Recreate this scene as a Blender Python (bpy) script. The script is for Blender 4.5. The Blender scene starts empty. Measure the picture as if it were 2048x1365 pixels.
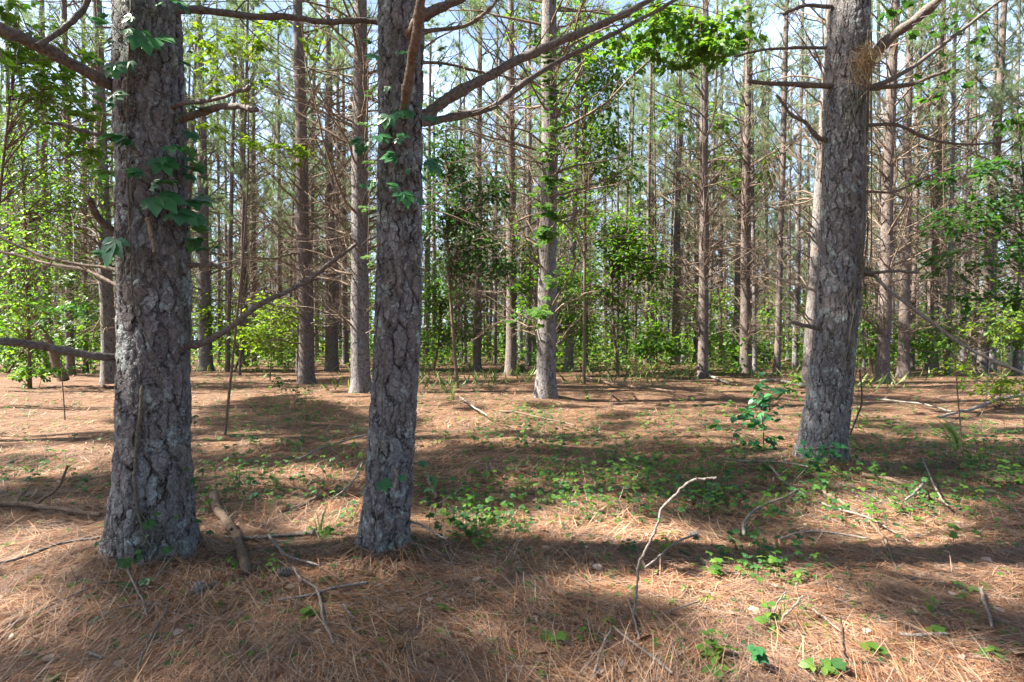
import bpy, math, numpy as np
from mathutils import Vector
SC = bpy.context.scene
COL = SC.collection
R = np.random.default_rng(11)
# ------------------------------------------------------------------ camera
EYE = 1.25
F = 2048 * 20.0 / 36.0
cam = bpy.data.cameras.new('camera'); cam.lens = 20; cam.sensor_width = 36; cam.clip_start = 0.05; cam.clip_end = 3000
co = bpy.data.objects.new('camera', cam); COL.objects.link(co)
co.location = (0, 0, EYE); co.rotation_euler = (math.pi / 2, 0, 0)
SC.camera = co
# ------------------------------------------------------------------ light
SUN_EL, SUN_AZ = 47.0, -91.0            # azimuth clockwise from +Y
W = bpy.data.worlds.new('World'); SC.world = W; W.use_nodes = True
nt = W.node_tree; bg = nt.nodes['Background']
sky = nt.nodes.new('ShaderNodeTexSky'); sky.sky_type = 'NISHITA'; sky.sun_disc = False
sky.sun_elevation = math.radians(SUN_EL); sky.sun_rotation = math.radians(SUN_AZ)
sky.air_density = 1.0; sky.dust_density = 2.0; sky.ozone_density = 1.5
# thin bright cloud over the blue
tcw = nt.nodes.new('ShaderNodeTexCoord'); mpw = nt.nodes.new('ShaderNodeMapping'); mpw.inputs['Scale'].default_value = (1, 1, 2.2)
nzw = nt.nodes.new('ShaderNodeTexNoise'); nzw.inputs['Scale'].default_value = 3.2; nzw.inputs['Detail'].default_value = 7; nzw.inputs['Roughness'].default_value = .6
rmw = nt.nodes.new('ShaderNodeValToRGB'); rmw.color_ramp.elements[0].position = .34; rmw.color_ramp.elements[1].position = .66
mxw = nt.nodes.new('ShaderNodeMix'); mxw.data_type = 'RGBA'; mxw.inputs[7].default_value = (4.6, 6.3, 9.2, 1)
nt.links.new(tcw.outputs['Generated'], mpw.inputs[0]); nt.links.new(mpw.outputs[0], nzw.inputs['Vector']); nt.links.new(nzw.outputs[0], rmw.inputs[0])
sxw = nt.nodes.new('ShaderNodeSeparateXYZ'); elw = nt.nodes.new('ShaderNodeMapRange'); elw.interpolation_type = 'SMOOTHSTEP'
for i_, v_ in zip((1, 2, 3, 4), (.40, .62, 1., .0)): elw.inputs[i_].default_value = v_          # cloud bank low in the sky, clear overhead
mmw = nt.nodes.new('ShaderNodeMath'); mmw.operation = 'MULTIPLY'
nt.links.new(tcw.outputs['Generated'], sxw.inputs[0]); nt.links.new(sxw.outputs[2], elw.inputs[0]); nt.links.new(rmw.outputs[0], mmw.inputs[0]); nt.links.new(elw.outputs[0], mmw.inputs[1]); nt.links.new(mmw.outputs[0], mxw.inputs[0]); nt.links.new(sky.outputs[0], mxw.inputs[6]); nt.links.new(mxw.outputs[2], bg.inputs[0])
bg.inputs[1].default_value = 0.05
sun = bpy.data.lights.new('sun', 'SUN'); sun.energy = 5.0; sun.angle = math.radians(0.55); sun.color = (1.0, 0.93, 0.82)
so = bpy.data.objects.new('sun', sun); COL.objects.link(so)
a, e = math.radians(SUN_AZ), math.radians(SUN_EL)
SUNV = np.array([math.sin(a) * math.cos(e), math.cos(a) * math.cos(e), math.sin(e)])
so.rotation_euler = Vector(SUNV).to_track_quat('Z', 'Y').to_euler(); so.location = (-20, 0, 30)
SC.view_settings.view_transform = 'Standard'; SC.view_settings.look = 'None'
SC.view_settings.exposure = 2.65; SC.view_settings.gamma = 1.0
SC.cycles.max_bounces = 6; SC.cycles.diffuse_bounces = 4; SC.cycles.glossy_bounces = 2; SC.cycles.transmission_bounces = 4
SC.cycles.caustics_reflective = False; SC.cycles.caustics_refractive = False
# ------------------------------------------------------------------ maths helpers
def nrm(v): return v / np.maximum(np.linalg.norm(v, axis=-1, keepdims=True), 1e-9)
def _h(ix, iy, s):
    n = (ix.astype(np.int64) * 374761393 + iy.astype(np.int64) * 668265263 + s * 974711) & 0xffffffff
    n = ((n ^ (n >> 13)) * 1274126177) & 0xffffffff
    return ((n ^ (n >> 16)) & 0xffff) / 65535.0
def vnoise(x, y, s=0):
    x = np.asarray(x, float); y = np.asarray(y, float)
    ix = np.floor(x); iy = np.floor(y); fx = x - ix; fy = y - iy
    fx = fx * fx * (3 - 2 * fx); fy = fy * fy * (3 - 2 * fy)
    a = _h(ix, iy, s); b = _h(ix + 1, iy, s); c = _h(ix, iy + 1, s); d = _h(ix + 1, iy + 1, s)
    return (a + (b - a) * fx) * (1 - fy) + (c + (d - c) * fx) * fy
MOUNDS = []       # (x, y, radius, height)
def ground(x, y):
    x = np.asarray(x, float); y = np.asarray(y, float)
    h = 0.10 * (vnoise(x / 2.6 + 7, y / 2.1, 1) - .5) + 0.07 * (vnoise(x / .8, y / .7, 2) - .5) + 0.03 * (vnoise(x / .23, y / .2, 3) - .5)
    for mx, my, r, hh in MOUNDS:
        h = h + hh * np.exp(-((x - mx) ** 2 + (y - my) ** 2) / (r * r))
    return h
def ray(px, py):
    px = np.asarray(px, float); py = np.asarray(py, float)
    return (px - 1024.0) / F, (682.5 - py) / F
def at(px, py, d):
    u, v = ray(px, py); d = np.asarray(d, float)
    return np.stack(np.broadcast_arrays(u * d, d, EYE + v * d), -1)
def gp(px, py):
    u, v = ray(px, py); v = np.minimum(v, -0.004); d = -EYE / v
    for _ in range(8):
        d = .5 * d + .5 * (ground(u * d, d) - EYE) / v
    return np.stack([u * d, d, ground(u * d, d)], -1)
def gdepth(py): return EYE * F / (py - 682.5)
# ------------------------------------------------------------------ mesh helpers
class MB:
    def __init__(s): s.v = []; s.q = []; s.t = []; s.n = 0
    def add(s, V, Q=None, T=None):
        V = np.asarray(V, np.float32).reshape(-1, 3)
        if Q is not None and len(Q): s.q.append(np.asarray(Q, np.int32).reshape(-1, 4) + s.n)
        if T is not None and len(T): s.t.append(np.asarray(T, np.int32).reshape(-1, 3) + s.n)
        s.v.append(V); s.n += len(V); return s
    def mesh(s, name, mat, smooth=True):
        me = bpy.data.meshes.new(name)
        V = np.concatenate(s.v); Q = np.concatenate(s.q) if s.q else np.zeros((0, 4), np.int32); T = np.concatenate(s.t) if s.t else np.zeros((0, 3), np.int32)
        me.vertices.add(len(V)); me.vertices.foreach_set('co', V.ravel())
        nq, n3 = len(Q), len(T)
        me.loops.add(nq * 4 + n3 * 3); me.loops.foreach_set('vertex_index', np.concatenate([Q.ravel(), T.ravel()]))
        me.polygons.add(nq + n3)
        me.polygons.foreach_set('loop_start', np.concatenate([np.arange(nq) * 4, nq * 4 + np.arange(n3) * 3]).astype(np.int32))
        me.polygons.foreach_set('use_smooth', np.full(nq + n3, smooth))
        me.materials.append(mat); me.update(calc_edges=True)
        return me
def obj(name, me, parent=None, loc=None):
    o = bpy.data.objects.new(name, me); COL.objects.link(o)
    if parent is not None: o.parent = parent
    if loc is not None: o.location = loc
    return o
def tag(o, label=None, cat=None, group=None, kind=None):
    if label: o['label'] = label
    if cat: o['category'] = cat
    if group: o['group'] = group
    if kind: o['kind'] = kind
    return o
def empty(name, loc, label=None, cat=None, group=None, kind=None):
    o = bpy.data.objects.new(name, None); COL.objects.link(o); o.location = loc; o.empty_display_size = .2
    return tag(o, label, cat, group, kind)
def tubes(P, Rd, sides=5):
    P = np.asarray(P, float); Rd = np.asarray(Rd, float)
    if P.ndim == 2: P = P[None]; Rd = Rd[None]
    M, n, _ = P.shape
    T = nrm(np.gradient(P, axis=1)); m = nrm(P[:, -1] - P[:, 0])
    ref = np.where(np.abs(m[:, 2:3]) > .75, np.array([[1., 0.1, 0]]), np.array([[0.05, 0.1, 1.]]))[:, None, :]
    u = nrm(np.cross(T, ref)); v = np.cross(T, u)
    an = np.arange(sides) * 2 * math.pi / sides
    V = P[:, :, None] + Rd[:, :, None, None] * (np.cos(an)[None, None, :, None] * u[:, :, None] + np.sin(an)[None, None, :, None] * v[:, :, None])
    i = np.arange(n - 1)[:, None]; j = np.arange(sides)[None]; j2 = (j + 1) % sides
    q = np.stack([i * sides + j, i * sides + j2, (i + 1) * sides + j2, (i + 1) * sides + j], -1).reshape(-1, 4)
    Q = (np.arange(M) * n * sides)[:, None, None] + q[None]
    return V.reshape(-1, 3), Q.reshape(-1, 4)
def smooth_path(P, n):
    P = np.asarray(P, float); k = len(P)
    if k == 2: P = np.stack([P[0], P[0] * .6 + P[1] * .4, P[1]]); k = 3
    E = np.concatenate([[2 * P[0] - P[1]], P, [2 * P[-1] - P[-2]]])
    t = np.linspace(0, k - 1 - 1e-6, n); i = t.astype(int); f = (t - i)[:, None]
    a, b, c, d = E[i], E[i + 1], E[i + 2], E[i + 3]
    return .5 * (2 * b + (c - a) * f + (2 * a - 5 * b + 4 * c - d) * f * f + (3 * b - a - 3 * c + d) * f ** 3)
# leaf templates: (along, side, up)
LEAF = (np.array([(0, 0, 0), (.28, .24, .05), (.28, -.24, .05), (.62, .25, .04), (.62, -.25, .04), (1, 0, -.12), (.3, 0, 0), (.65, 0, -.02)], float),
        [(6, 7, 3, 1), (6, 2, 4, 7)], [(0, 6, 1), (0, 2, 6), (7, 5, 3), (7, 4, 5)])
MINI = (np.array([(0, 0, 0), (.5, .3, .08), (1, 0, -.06), (.5, -.3, .08)], float), [], [(0, 2, 1), (0, 3, 2)])
_lob = [(0, 0), (.05, .28), (.22, .5), (.34, .3), (.62, .52), (.68, .24), (1, 0)]
_lv = [(x, y, .06 * abs(y)) for x, y in _lob] + [(x, -y, .06 * abs(y)) for x, y in _lob[1:-1]] + [(.35, 0, -.03)]
_ring = [0, 1, 2, 3, 4, 5, 6, 11, 10, 9, 8, 7]
LOBE = (np.array(_lv, float), [], [(12, _ring[(i + 1) % 12], _ring[i]) for i in range(12)])
BROAD = (np.array([(0, 0, 0), (.12, .34, .06), (.5, .4, .05), (.82, .2, .0), (1, 0, -.1), (.82, -.2, 0), (.5, -.4, .05), (.12, -.34, .06), (.45, 0, -.02)], float),
         [], [(8, (i + 1) % 8, i) for i in range(8)])
def leaves(mb, P, D, N, L, tpl, wid=1.0):
    P = np.asarray(P, float); D = nrm(np.asarray(D, float)); N = np.asarray(N, float)
    S = nrm(np.cross(N, D)); N = np.cross(D, S); t, q, tr = tpl; M = len(P); k = len(t)
    L = np.broadcast_to(np.asarray(L, float), (M,))[:, None, None]
    V = P[:, None] + L * (t[None, :, :1] * D[:, None] + wid * t[None, :, 1:2] * S[:, None] + t[None, :, 2:] * N[:, None])
    off = (np.arange(M) * k)[:, None, None]
    mb.add(V.reshape(-1, 3), (off + np.array(q)[None]).reshape(-1, 4) if len(q) else None, (off + np.array(tr)[None]).reshape(-1, 3) if len(tr) else None)
def rdir(n, rng, zmean=0., zs=.35):
    a = rng.uniform(0, 2 * math.pi, n); z = rng.normal(zmean, zs, n)
    return nrm(np.stack([np.cos(a), np.sin(a), z], -1))
def updir(n, rng, s=.45): return nrm(np.stack([rng.normal(0, s, n), rng.normal(0, s, n), np.ones(n)], -1))
# ------------------------------------------------------------------ materials
class NB:
    def __init__(s, name):
        s.m = bpy.data.materials.new(name); s.m.use_nodes = True; s.t = s.m.node_tree; s.t.nodes.clear()
    def n(s, typ, props=None, **ins):
        x = s.t.nodes.new('ShaderNode' + typ)
        for k, v in (props or {}).items(): setattr(x, k, v)
        for k, v in ins.items():
            k = k.replace('_', ' ')
            key = int(k[1:]) if k[0] == 'i' and k[1:].isdigit() else k
            sock = x.inputs[key]
            if hasattr(v, 'is_output'): s.t.links.new(v, sock)
            else: sock.default_value = v
        return x
    def math(s, op, a, b=0.0, c=None, clamp=False):
        x = s.t.nodes.new('ShaderNodeMath'); x.operation = op; x.use_clamp = clamp
        for i, v in enumerate((a, b) if c is None else (a, b, c)):
            if hasattr(v, 'is_output'): s.t.links.new(v, x.inputs[i])
            else: x.inputs[i].default_value = v
        return x.outputs[0]
    def mix(s, f, a, b, blend='MIX'):
        x = s.t.nodes.new('ShaderNodeMix'); x.data_type = 'RGBA'; x.blend_type = blend
        for sock, v in ((x.inputs[0], f), (x.inputs[6], a), (x.inputs[7], b)):
            if hasattr(v, 'is_output'): s.t.links.new(v, sock)
            elif isinstance(v, (int, float)): sock.default_value = v
            else: sock.default_value = (*v, 1)
        return x.outputs[2]
    def ramp(s, f, stops, interp='LINEAR'):
        x = s.t.nodes.new('ShaderNodeValToRGB'); cr = x.color_ramp; cr.interpolation = interp
        while len(cr.elements) < len(stops): cr.elements.new(.5)
        for el, (p, c) in zip(cr.elements, stops):
            el.position = p; el.color = (*c, 1) if not isinstance(c, (int, float)) else (c, c, c, 1)
        s.t.links.new(f, x.inputs[0]); return x.outputs[0]
    def out(s, surf, disp=None):
        o = s.t.nodes.new('ShaderNodeOutputMaterial'); s.t.links.new(surf, o.inputs[0])
        if disp is not None: s.t.links.new(disp, o.inputs[2])
        return s.m
    def coord(s): return s.t.nodes.new('ShaderNodeTexCoord').outputs['Object']
    def noise(s, vec, scale, detail=4, rough=.55): return s.n('TexNoise', Vector=vec, Scale=scale, Detail=detail, Roughness=rough)
    def scaled(s, vec, sc):
        x = s.n('Mapping', Vector=vec); x.inputs['Scale'].default_value = sc; return x.outputs[0]
def bark(name, disp, warm=0., lichen=.5, k=1.0):
    b = NB(name); c = b.coord()
    def warp(vec, sc, amp, det):
        ns = b.noise(vec, sc, det, .6); off = b.n('VectorMath', {'operation': 'SUBTRACT'}, i0=ns.outputs['Color'], i1=(.5, .5, .5)).outputs[0]
        off = b.n('VectorMath', {'operation': 'SCALE'}, i0=off, Scale=amp).outputs[0]
        return b.n('VectorMath', {'operation': 'ADD'}, i0=vec, i1=off).outputs[0]
    cw = warp(warp(c, 7.0 * k, .11 / k, 3), 30.0 * k, .035 / k, 3)
    v1 = b.scaled(cw, (1, 1, .30)); v2 = b.scaled(cw, (1, 1, .55))
    e1 = b.n('TexVoronoi', {'feature': 'DISTANCE_TO_EDGE'}, Vector=v1, Scale=17.0 * k).outputs['Distance']
    f1 = b.n('TexVoronoi', {'feature': 'F1'}, Vector=v1, Scale=17.0 * k)
    f2 = b.n('TexVoronoi', {'feature': 'F1'}, Vector=v2, Scale=40.0 * k)
    e2 = b.n('TexVoronoi', {'feature': 'DISTANCE_TO_EDGE'}, Vector=v2, Scale=40.0 * k).outputs['Distance']
    fine = b.noise(cw, 95.0 * k, 6, .72).outputs[0]
    mid = b.noise(b.scaled(cw, (1, 1, .4)), 20.0 * k, 4, .6).outputs[0]
    big = b.noise(c, 2.2, 4).outputs[0]
    deep = b.ramp(mid, [(.34, 1.), (.70, .2)])                    # how open the furrow is here
    cr = b.ramp(e1, [(0.0, 0.0), (.07, .5), (.19, 1.0)])
    crack = b.math('SUBTRACT', 1.0, b.math('MULTIPLY', b.math('SUBTRACT', 1.0, cr), deep))
    sc2 = b.ramp(e2, [(0, 0.), (.09, 1.)])
    pr = b.n('SeparateColor', i0=f1.outputs['Color']).outputs[0]; pr2 = b.n('SeparateColor', i0=f2.outputs['Color']).outputs[1]
    hgt = b.math('ADD', b.math('MULTIPLY', crack, .50), b.math('MULTIPLY', b.math('MULTIPLY', pr, crack), .16))
    hgt = b.math('ADD', hgt, b.math('MULTIPLY', b.math('MULTIPLY', sc2, pr2), .24))
    hgt = b.math('ADD', hgt, b.math('MULTIPLY', fine, .20))
    g0, g1 = (.082, .089, .101), (.245, .255, .278)
    base = b.mix(pr2, g0, g1); base = b.mix(b.math('MULTIPLY', pr, .40), base, (.165, .125, .108))
    base = b.mix(b.ramp(fine, [(.42, 0.), (.70, .75)]), base, (.29, .27, .255))
    if warm: base = b.mix(warm, base, (.118, .076, .054))
    patch = b.ramp(big, [(.42, 0.), (.62, 1.)]); base = b.mix(b.math('MULTIPLY', patch, .4), base, (.14, .100, .082))
    if lichen:
        ln = b.noise(c, 8.0, 8, .72).outputs[0]; lm = b.ramp(ln, [(.545, 0.), (.60, 1.)])
        base = b.mix(b.math('MULTIPLY', lm, lichen), base, (.36, .41, .40))
        gn = b.noise(b.scaled(c, (1, 1, .5)), 3.3, 6, .65).outputs[0]; gm = b.ramp(gn, [(.55, 0.), (.66, 1.)])
        base = b.mix(b.math('MULTIPLY', gm, lichen * .7), base, (.085, .105, .055))
    col = b.mix(b.ramp(crack, [(.15, 0.), (.75, 1.)]), (.018, .014, .012), base)
    col = b.mix(b.ramp(sc2, [(0., .45), (1., 0.)]), col, (.06, .048, .042))
    bm = b.n('Bump', Strength=.9, Distance=.014 if not disp else .006, Height=hgt)
    p = b.n('BsdfPrincipled', Base_Color=col, Roughness=.9, Normal=bm.outputs[0]); p.inputs['Specular IOR Level'].default_value = .25
    if disp:
        d = b.n('Displacement', Height=hgt, Midlevel=.95, Scale=disp)
        m = b.out(p.outputs[0], d.outputs[0]); m.displacement_method = 'BOTH'; return m
    return b.out(p.outputs[0])
def wood(name, c0, c1, scale=30., rough=.85):
    b = NB(name); c = b.coord()
    n1 = b.noise(b.scaled(c, (1, 1, 1)), scale, 5, .65).outputs[0]; n2 = b.noise(c, scale * .15, 3).outputs[0]
    col = b.mix(b.ramp(n1, [(.35, 0.), (.65, 1.)]), c0, c1); col = b.mix(b.math('MULTIPLY', n2, .5), col, tuple(.6 * x for x in c0))
    bm = b.n('Bump', Strength=1., Distance=.012, Height=n1)
    p = b.n('BsdfPrincipled', Base_Color=col, Roughness=rough, Normal=bm.outputs[0]); p.inputs['Specular IOR Level'].default_value = .25
    return b.out(p.outputs[0])
def foliage(name, cols, trans=.45, tcol=(1.15, 1.2, .55), rough=.5, spec=.35, patch=None):
    b = NB(name); rnd = b.n('NewGeometry').outputs['Random Per Island']
    col = b.ramp(rnd, [(i / max(1, len(cols) - 1), c) for i, c in enumerate(cols)])
    if patch:
        pn = b.noise(b.coord(), 1.7, 5, .65).outputs[0]; col = b.mix(b.ramp(pn, [(.44, 0.), (.64, .5)]), col, patch)
    p = b.n('BsdfPrincipled', Base_Color=col, Roughness=rough); p.inputs['Specular IOR Level'].default_value = spec
    tc = b.mix(1.0, col, tuple(min(1., t) for t in tcol), 'MULTIPLY'); tc = b.mix(1.0, tc, (1.6, 1.6, 1.6), 'MULTIPLY')
    t = b.n('BsdfTranslucent', Color=tc)
    mx = b.n('MixShader', i0=trans, i1=p.outputs[0], i2=t.outputs[0])
    return b.out(mx.outputs[0])
M_BARK_NEAR = bark('bark_near', .030, 0., .8)
M_BARK_G = bark('bark_grey', 0, .25, .25)
M_BARK_W = bark('bark_brown', 0, .62, .08)
M_BRANCH = wood('branch_bark', (.085, .066, .056), (.235, .205, .185), 55)
M_TWIG = wood('dead_twig', (.11, .078, .056), (.26, .198, .15), 25)
M_STICK = wood('fallen_wood', (.13, .105, .09), (.32, .28, .25), 70)
M_STICKB = wood('fallen_bark', (.10, .068, .05), (.24, .165, .115), 60)
M_VINE = wood('vine_stem', (.09, .078, .055), (.21, .185, .145), 60)
M_NEEDLE = foliage('pine_needles', [(.08, .135, .06), (.115, .18, .085), (.155, .215, .115), (.20, .25, .14)], .4, (.9, 1., .55), .45, .5)
M_CREEP = foliage('creeper_leaf', [(.024, .10, .045), (.035, .13, .05), (.05, .17, .05)], .3, (.9, 1., .3), .38, .5)
M_LEAFD = foliage('leaf_dark', [(.03, .085, .03), (.04, .11, .035), (.055, .14, .03)], .42, (.95, 1., .35))
M_LEAFB = foliage('leaf_bright', [(.05, .13, .025), (.07, .17, .03), (.10, .20, .03), (.14, .22, .035)], .5, (1., 1., .35))
M_LEAFY = foliage('leaf_yellow', [(.09, .18, .025), (.13, .21, .03), (.19, .25, .035)], .55, (1., 1., .3))
M_GRASS = foliage('grass_blade', [(.10, .19, .06), (.16, .24, .08), (.25, .25, .12)], .4)
M_LITTER = foliage('needle_litter', [(.05, .027, .02), (.15, .068, .037), (.29, .138, .068), (.44, .25, .13), (.24, .20, .18), (.57, .40, .25)], .18, (1., .7, .45), .6, .3, (.115, .088, .078))
M_STRAW = foliage('caught_straw', [(.22, .14, .07), (.36, .26, .14), (.46, .37, .23)], .15, (1., .8, .5))
M_DEADLEAF = foliage('dead_leaf', [(.22, .11, .05), (.30, .20, .13), (.33, .28, .25)], .2, (1., .7, .4))
M_CONE = wood('cone_scale', (.14, .115, .10), (.30, .27, .25), 60)
def ground_mat():
    b = NB('needle_floor'); c = b.coord()
    hs = []
    for i, (ang, sc) in enumerate([(.3, 1.), (1.2, 1.1), (2.1, .9), (2.8, 1.2)]):
        mp = b.n('Mapping', Vector=c); mp.inputs['Rotation'].default_value = (0, 0, ang); mp.inputs['Scale'].default_value = (9 * sc, 150 * sc, 1)
        mp.inputs['Location'].default_value = (i * 3.1, i * 7.7, 0)
        hs.append(b.noise(mp.outputs[0], 1.0, 2, .5).outputs[0])
    h = b.math('MAXIMUM', b.math('MAXIMUM', hs[0], hs[1]), b.math('MAXIMUM', hs[2], hs[3]))
    big = b.noise(c, .8, 5, .6).outputs[0]; mid = b.noise(c, 4.5, 4, .6).outputs[0]
    col = b.ramp(h, [(.48, (.03, .018, .013)), (.60, (.13, .068, .038)), (.72, (.33, .185, .10))])
    col = b.mix(b.ramp(big, [(.38, 0.), (.66, .55)]), col, (.12, .08, .055))
    col = b.mix(b.ramp(mid, [(.5, 0.), (.75, .4)]), col, (.36, .24, .15))
    ht = b.math('ADD', b.math('MULTIPLY', h, 1.), b.math('MULTIPLY', mid, 1.5))
    bm = b.n('Bump', Strength=1., Distance=.02, Height=ht)
    p = b.n('BsdfPrincipled', Base_Color=col, Roughness=.9, Normal=bm.outputs[0]); p.inputs['Specular IOR Level'].default_value = .15
    return b.out(p.outputs[0])
M_GROUND = ground_mat()
# ------------------------------------------------------------------ near trunks as pixel columns
class Column:
    """a near trunk: centre line and width given per image row at one depth"""
    def __init__(s, d, rows):
        rows = sorted(rows); s.d = d
        py = np.array([r[0] for r in rows], float); s.z = EYE + (682.5 - py) / F * d
        o = np.argsort(s.z); s.z = s.z[o]; s.x = ((np.array([r[1] for r in rows]) - 1024) / F * d)[o]; s.r = (np.array([r[2] for r in rows]) / 2 / F * d)[o] / np.sqrt(1 + (s.x / d) ** 2)
    def cx(s, z): return np.interp(z, s.z, s.x)
    def cr(s, z): return np.interp(z, s.z, s.r)
    def on(s, px, py, lift=.0):
        """point on the trunk's surface that shows at a pixel"""
        u, v = ray(px, py); d = s.d - .12
        for _ in range(6):
            z = EYE + v * d; dx = np.clip(u * d - s.cx(z), -s.cr(z) * .98, s.cr(z) * .98)
            d = s.d - np.sqrt(np.maximum(s.cr(z) ** 2 - dx ** 2, 1e-6)) - lift
        return np.array([u * d, d, EYE + v * d])
CA = Column(3.22, [(1165, 306, 222), (1120, 306, 206), (1050, 305, 186), (950, 308, 170), (850, 308, 162), (700, 309, 156), (600, 311, 156), (400, 306, 156), (200, 300, 152), (0, 294, 148), (-120, 290, 144)])
CB = Column(3.28, [(1150, 768, 124), (1110, 769, 112), (1050, 772, 104), (950, 779, 100), (850, 785, 100), (700, 794, 98), (500, 800, 97), (300, 800, 94), (100, 801, 96), (0, 802, 96), (-120, 804, 94)])
CC = Column(5.65, [(965, 1630, 128), (930, 1636, 118), (880, 1644, 104), (800, 1656, 97), (700, 1667, 93), (600, 1677, 92), (450, 1686, 93), (300, 1690, 92), (150, 1693, 98), (100, 1695, 92), (0, 1700, 87), (-120, 1708, 84)])
for c_, r_, h_ in ((CA, .55, .035), (CB, .5, .04), (CC, .7, .07)): MOUNDS.append((float(c_.x[1]), c_.d, r_, h_))
gG = at(1090, 800, gdepth(800)); MOUNDS.append((float(gG[0]), float(gG[1]), .55, .12))
# ------------------------------------------------------------------ ground
n = 520
u = np.linspace(-1, 1, n); gx = 7.5 * u + 300 * u ** 7 * np.abs(u) ** 2; gy = 4.5 + 7.5 * u + 300 * u ** 7 * np.abs(u) ** 2
X, Y = np.meshgrid(gx, gy); Z = ground(X, Y)
idx = np.arange(n * n).reshape(n, n); q = np.stack([idx[:-1, :-1], idx[:-1, 1:], idx[1:, 1:], idx[1:, :-1]], -1).reshape(-1, 4)
g = obj('ground', MB().add(np.stack([X, Y, Z], -1), q).mesh('ground', M_GROUND)); g['kind'] = 'structure'
# needle litter lying on it: evenly spread over what is seen, so dense close by and thin far off
def litter():
    rng = np.random.default_rng(5); N = 120000
    py = 728 + (1420 - 728) * rng.random(N) ** .85; px = rng.uniform(-60, 2110, N)
    P = gp(px, py); d = P[:, 1]
    L = rng.uniform(.10, .21, N) * (1 + .02 * d); flow = 3.5 * vnoise(P[:, 0] / .7, P[:, 1] / .7, 9) + 1.6 * (P[:, 0] > 0.8)
    an = flow + rng.normal(0, .95, N); D = np.stack([np.cos(an), np.sin(an)], -1); S = np.stack([-D[:, 1], D[:, 0]], -1)
    bend = rng.normal(0, .05, N); w = np.maximum(.0011, .00042 * d) * rng.uniform(.6, 1.4, N)
    he = []
    for t in (-.5, .5):
        xy = P[:, :2] + L[:, None] * t * D; he.append(ground(xy[:, 0], xy[:, 1]))
    z0 = rng.random(N) ** 2 * .022; lift = np.where(rng.random(N) < .12, rng.uniform(0, .07, N), 0)
    mb = MB(); V = []
    for i, t in enumerate((-.5, -.17, .17, .5)):
        xy = P[:, :2] + L[:, None] * (t * D + (bend * (t * t * 4 - .5))[:, None] * S * .5)
        z = np.maximum(ground(xy[:, 0], xy[:, 1]) + .003, he[0] * (.5 - t) + he[1] * (.5 + t) + .002 + z0 + lift * (t + .5))
        ww = w * (1.0 if abs(t) < .4 else .45)
        for sgn in (-1, 1): V.append(np.column_stack([xy + sgn * ww[:, None] * S, z]))
    V = np.stack(V, 1); q = np.array([(0, 1, 3, 2), (2, 3, 5, 4), (4, 5, 7, 6)])
    mb.add(V.reshape(-1, 3), ((np.arange(N) * 8)[:, None, None] + q[None]).reshape(-1, 4))
    o = obj('pine_needle_litter', mb.mesh('pine_needle_litter', M_LITTER))
    tag(o, 'rust brown fallen pine needles carpeting the forest floor', 'pine straw', kind='stuff')
litter()
def collar(C_, N, seed):
    '''straw heaped against a trunk's foot'''
    rng = np.random.default_rng(seed); a_ = rng.uniform(0, 6.28, N); r0 = float(C_.r[1]); rr = r0 * .98 + rng.exponential(.13, N); x = C_.x[1] + rr * np.cos(a_); y = C_.d + rr * np.sin(a_)
    z = ground(x, y) + np.maximum(0, .05 - (rr - r0) * .3) * rng.random(N); tan = a_ + rng.choice([0, 1.57, -1.57], N, p=[.3, .35, .35]) + rng.normal(0, .7, N); L = rng.uniform(.10, .2, N)
    D = nrm(np.stack([np.cos(tan), np.sin(tan), -rng.uniform(-.05, .4, N)], -1)); S = nrm(np.cross(D, [0, 0, 1.])) * rng.uniform(.0011, .0019, (N, 1)); P = np.stack([x, y, z + .02], -1)
    V = np.stack([P - S, P + S, P + D * L[:, None] * .5 - S, P + D * L[:, None] * .5 + S, P + D * L[:, None] + [0, 0, -.012] - S * .4, P + D * L[:, None] + [0, 0, -.012] + S * .4], 1)
    return V.reshape(-1, 3), ((np.arange(N) * 6)[:, None, None] + np.array([(0, 1, 3, 2), (2, 3, 5, 4)])[None]).reshape(-1, 4)
mb = MB()
for i_, c_ in enumerate((CA, CB, CC)): mb.add(*collar(c_, 1700, i_))
tag(obj('straw_heap', mb.mesh('straw_heap', M_LITTER)), 'loose pine straw heaped against the feet of the close trunks', 'pine straw', kind='stuff')
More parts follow.
